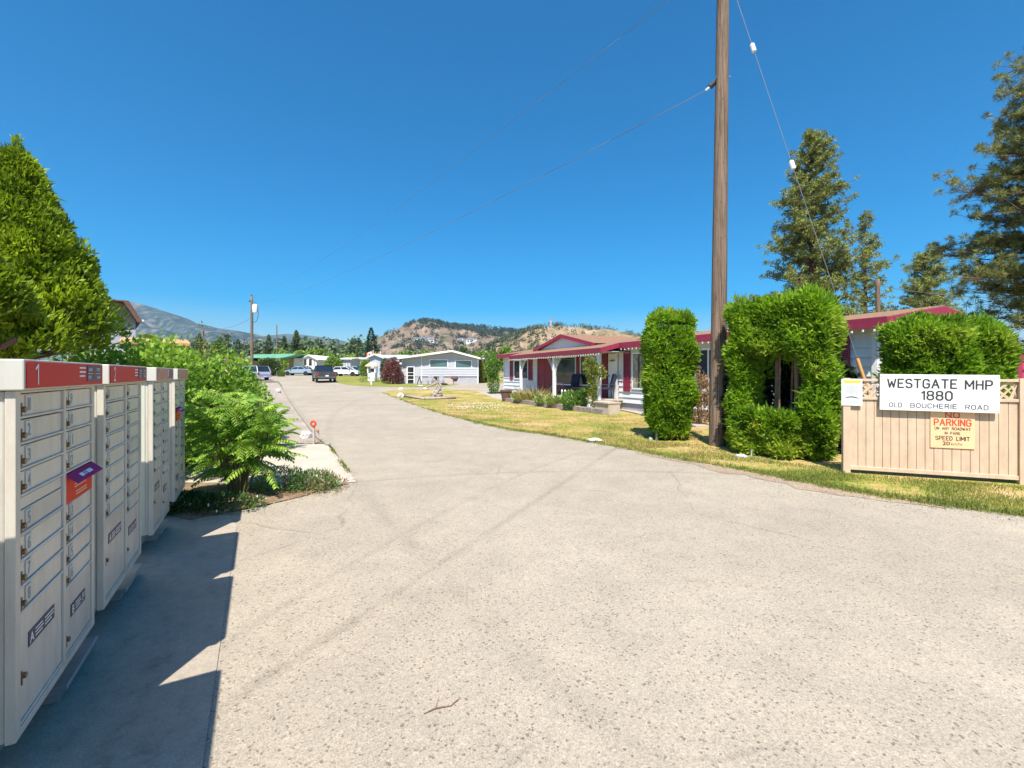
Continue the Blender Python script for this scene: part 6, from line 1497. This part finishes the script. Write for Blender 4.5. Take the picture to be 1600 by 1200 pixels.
wood('woodland', 'low belt of trees below the central hill', 540, 810, (115, 230), 320, (3.4, 6.2), 'far_wood', .65, 2)
wood('woodland', 'low broadleaf thicket between the distant homes', 395, 800, (92, 112), 90, (3.2, 5.2), 'far_dec', .2, 3)
wood('woodland', 'belt of trees hidden behind the white house and pines', 800, 1800, (110, 200), 150, (6, 9), 'far_wood', .6, 4)

# ------------------------------------------------------------------ hills
def hill(name, label, D, depth, prof, m, rough, seed, px_step=3, tilt=1.0):
    """ridge silhouette prof [(px,py)] at distance D; the slope falls towards the viewer over depth metres and away behind"""
    xs = np.arange(prof[0][0], prof[-1][0]+.1, px_step); py = np.interp(xs, [p[0] for p in prof], [p[1] for p in prof])
    top = EYE+(HOR-py)*D/F; nr = 46; rs = np.linspace(-1, .6, nr); V = []
    r2 = np.random.default_rng(seed)
    ph = r2.uniform(0, 6.28, 24); fr = r2.uniform(.4, 5, 24); fa_ = r2.uniform(0, 6.28, 24)
    wx = (xs-800)*D/F
    for r_ in rs:
        f = 1-abs(r_)**1.25 if r_ < 0 else 1-(r_/.6)**2*.8
        f = max(f, 0)
        nz = np.zeros(len(xs))
        for j in range(24): nz += np.sin((wx*math.cos(fa_[j])+r_*depth*math.sin(fa_[j]))*fr[j]*6.28/depth*1.6+ph[j])/(fr[j]+.6)
        z = (top+rough*.0)*f+nz*rough*min(1, abs(r_)*4)*(f+.05)
        # keep the front slope below the sight line to the ridge
        yy = D+r_*depth
        z = np.minimum(z, EYE+(top-EYE)*yy/D-.002*D*abs(r_))
        V.append(np.stack([wx*(yy/D)**.35, np.full(len(xs), yy), z], axis=1))
    n = len(xs); Vv = np.concatenate(V); Fc = np.array([(i*n+j, i*n+j+1, (i+1)*n+j+1, (i+1)*n+j) for i in range(nr-1) for j in range(n-1)])
    o = npobj(name, Vv, Fc, m); o['kind'] = 'structure'; o['label'] = label
    o.data.polygons.foreach_set('use_smooth', [True]*len(o.data.polygons))
    return Vv.reshape(nr, n, 3)
def hill_mat(name, stops, s, ys=1.0, detail=8, fine=4.0):
    m = bpy.data.materials.new(name); m.use_nodes = True; t = m.node_tree; n = t.nodes; l = t.links; b = n['Principled BSDF']; b.inputs['Roughness'].default_value = 1; b.inputs['Specular IOR Level'].default_value = 0
    tc = n.new('ShaderNodeTexCoord'); mp_ = n.new('ShaderNodeMapping'); mp_.inputs['Scale'].default_value = (s, s*.5, s*ys); l.new(tc.outputs['Object'], mp_.inputs[0])
    a = n.new('ShaderNodeTexNoise'); a.inputs['Scale'].default_value = 1; a.inputs['Detail'].default_value = detail; a.inputs['Roughness'].default_value = .68; l.new(mp_.outputs[0], a.inputs[0])
    c_ = n.new('ShaderNodeTexNoise'); c_.inputs['Scale'].default_value = fine; c_.inputs['Detail'].default_value = 4; l.new(mp_.outputs[0], c_.inputs[0])
    ad = n.new('ShaderNodeMath'); ad.operation = 'MULTIPLY_ADD'; ad.inputs[1].default_value = .5; l.new(c_.outputs['Fac'], ad.inputs[0])
    sb = n.new('ShaderNodeMath'); sb.operation = 'MULTIPLY_ADD'; sb.inputs[1].default_value = 1; sb.inputs[2].default_value = -.25; l.new(a.outputs['Fac'], sb.inputs[0]); l.new(sb.outputs[0], ad.inputs[2])
    rp = n.new('ShaderNodeValToRGB'); e = rp.color_ramp.elements; e[0].position, e[0].color = stops[0][0], (*stops[0][1], 1); e[1].position, e[1].color = stops[-1][0], (*stops[-1][1], 1)
    for p, cc in stops[1:-1]: q = e.new(p); q.color = (*cc, 1)
    l.new(ad.outputs[0], rp.inputs[0]); l.new(rp.outputs[0], b.inputs['Base Color']); return m
h1 = hill('hills', 'long forested mountain ridge on the left horizon', 3000, 1200, [(-500, 520), (-200, 490), (60, 475), (195, 471), (215, 473), (245, 482), (275, 492), (300, 503), (335, 512), (372, 517), (410, 524), (440, 530), (480, 540), (560, 560)], hill_mat('mountain_forest', [(.38, (.02, .045, .04)), (.52, (.045, .08, .07)), (.6, (.12, .12, .11)), (.72, (.2, .165, .14))], .01), 26, 1, 4)
h2 = hill('hills', 'far blue ridge beyond the homes', 3600, 700, [(330, 545), (380, 532), (420, 524), (450, 521.5), (475, 523), (510, 528), (535, 532), (556, 538), (570, 550)], hill_mat('far_ridge_forest', [(.35, (.05, .085, .08)), (.65, (.09, .12, .1))], .008), 8, 2, 3)
h3 = hill('hills', 'dry brown hill with a rounded top behind the grey house', 1150, 480, [(540, 566), (565, 549), (585, 535), (600, 528), (620, 518), (635, 511), (650, 504.5), (664, 502), (680, 503), (700, 508), (715, 510), (735, 516), (770, 524), (800, 530)], hill_mat('dry_hill', [(.3, (.075, .085, .045)), (.42, (.15, .12, .08)), (.55, (.22, .16, .115)), (.72, (.3, .225, .16))], .016), 12, 3, 2)
h4 = hill('hills', 'tree covered ridge right of the brown hill', 1450, 400, [(650, 530), (690, 515), (720, 510.5), (745, 511.5), (775, 514), (800, 517.5), (830, 521), (880, 530)], hill_mat('green_ridge', [(.35, (.05, .075, .035)), (.6, (.11, .12, .06)), (.7, (.25, .2, .12))], .016), 8, 4, 2)
h5 = hill('hills', 'dry grassy hill with the tower above the white house', 900, 360, [(730, 556), (770, 540), (800, 526), (820, 517), (845, 511.5), (870, 509.5), (900, 511), (930, 513), (960, 518), (985, 523), (1010, 530), (1080, 545), (1300, 560)], hill_mat('grassy_hill', [(.3, (.11, .105, .05)), (.42, (.24, .175, .1)), (.6, (.33, .24, .15)), (.75, (.4, .31, .2))], .02), 7, 5, 2)
def hill_trees(label, grid, n, hr, m, seed, mask=None, rows=(2, 29)):
    r2 = np.random.default_rng(seed); nr, nx, _ = grid.shape; parts = []
    con = []
    base = [conifer_V(1, .24, 26, .34, .3, .02) for _ in range(5)]
    i = 0; tries = 0
    while i < n and tries < n*30:
        tries += 1
        a = r2.uniform(*rows); b = r2.uniform(0, nx-1.001); ia, ib = int(a), int(b); p = grid[ia, ib]*(1-(a-ia))+grid[min(ia+1, nr-1), ib]*(a-ia); p = p*(1-(b-ib))+grid[ia, ib+1]*(b-ib)
        px = 800+F*p[0]/p[1]; py = HOR-(p[2]-EYE)*F/p[1]
        if mask and r2.random() > mask(px, py, a): continue
        V, Fc = base[r2.integers(5)]; h = r2.uniform(*hr); parts.append((V*h*np.array([1.25, 1.25, 1])+p-np.array([0, 0, h*.05]), Fc)); i += 1
    V, Fc = cat(*parts); o = npobj('hill_trees', V, Fc, M[m]); o['kind'] = 'stuff'; o['label'] = label; o['category'] = 'woodland'
def clump(px, py, s): return .5+.5*math.sin(px*.13*s+math.sin(py*.4)*1.5)*math.sin(py*.31*s+px*.05)
hill_trees('scattered dark pines on the brown hill', h3, 1300, (7, 11), 'hill_tree', 3, lambda px, py, a: (clump(px, py, 1)**2*.8+(.5 if a > 25 and px > 640 else 0)+(.5 if py < 516 and px > 655 else 0)), (6, 31))
hill_trees('dense pines on the ridge right of the brown hill', h4, 1500, (9, 14), 'hill_tree', 4, lambda px, py, a: .9, (12, 31))
hill_trees('pines scattered over the grassy hill with the tower', h5, 1100, (6, 10), 'hill_tree2', 5, lambda px, py, a: (.85 if px < 842 else (.5 if (py < 515 and px < 880) else .10+.25*(a > 26)+.1*clump(px, py, 1))), (3, 31))
# tower and homes on the hills
D = 905; k = mp(D); t = thing('stone_tower', 'slender pale tower on top of the grassy hill', 'tower', (fx(860.8, D), D, EYE+(HOR-511.5)*k), 0)
MB().cone((0, 0, -2), (0, 0, 12.5*k), 1.55*k, 1.35*k, 14).build('shaft', M['tower'], t); MB().cone((0, 0, 12.5*k), (0, 0, 14.8*k), 1.65*k, 1.3*k, 14).build('cap', M['terracotta'], t)
rr = random.Random(21); hn = 0
def on_grid(grid, px, py):
    best = None
    P = grid[:30].reshape(-1, 3); a = 800+F*P[:, 0]/P[:, 1]; b = HOR-(P[:, 2]-EYE)*F/P[:, 1]; i = np.argmin((a-px)**2+(b-py)**2*2); return P[i]
proto = None
for i in range(26):
    px = 653+i*1.55 if i < 19 else 722+(i-19)*4.6; py = 533.0-.6*math.sin(i*1.3)+(1.4 if i >= 19 else 0)
    p = on_grid(h3, px, py+rr.uniform(-.8, .8))
    if proto is None:
        proto = thing('hillside_house', 'tiny pale house in the row of homes across the brown hill', 'house', tuple(p), .2, 'houses on the hillside')
        MB().box(-6, 6, -4, 4, -6, 5.5).build('wall', M['white_paint'], proto); MB().prism([(-4.6, 5.4), (0, 7.6), (4.6, 5.4)], -6.6, 6.6, 'x').build('roof', M['roof_dk'], proto)
        MB().box(-4, -1, -4.2, -4.02, 1, 3.6).box(1, 4, -4.2, -4.02, 1, 3.6).build('window', M['glass'], proto)
    else: dup(proto, tuple(p), rr.uniform(-.5, .5), 'tiny pale house in the row of homes across the brown hill', scale=(rr.uniform(.6, 1.1),)*3)

# ------------------------------------------------------------------ air
hz_ = MB().box(-4600, 4600, -70, 4350, -40, 500).build('haze', M['gap']); hz_['kind'] = 'stuff'
hm = bpy.data.materials.new('haze_volume'); hm.use_nodes = True; nn_ = hm.node_tree; nn_.nodes.clear()
ho = nn_.nodes.new('ShaderNodeOutputMaterial'); pv = nn_.nodes.new('ShaderNodeVolumePrincipled'); pv.inputs['Color'].default_value = (.62, .78, 1, 1); pv.inputs['Density'].default_value = HAZE; pv.inputs['Anisotropy'].default_value = .2
nn_.links.new(pv.outputs[0], ho.inputs['Volume']); hz_.data.materials.clear(); hz_.data.materials.append(hm)
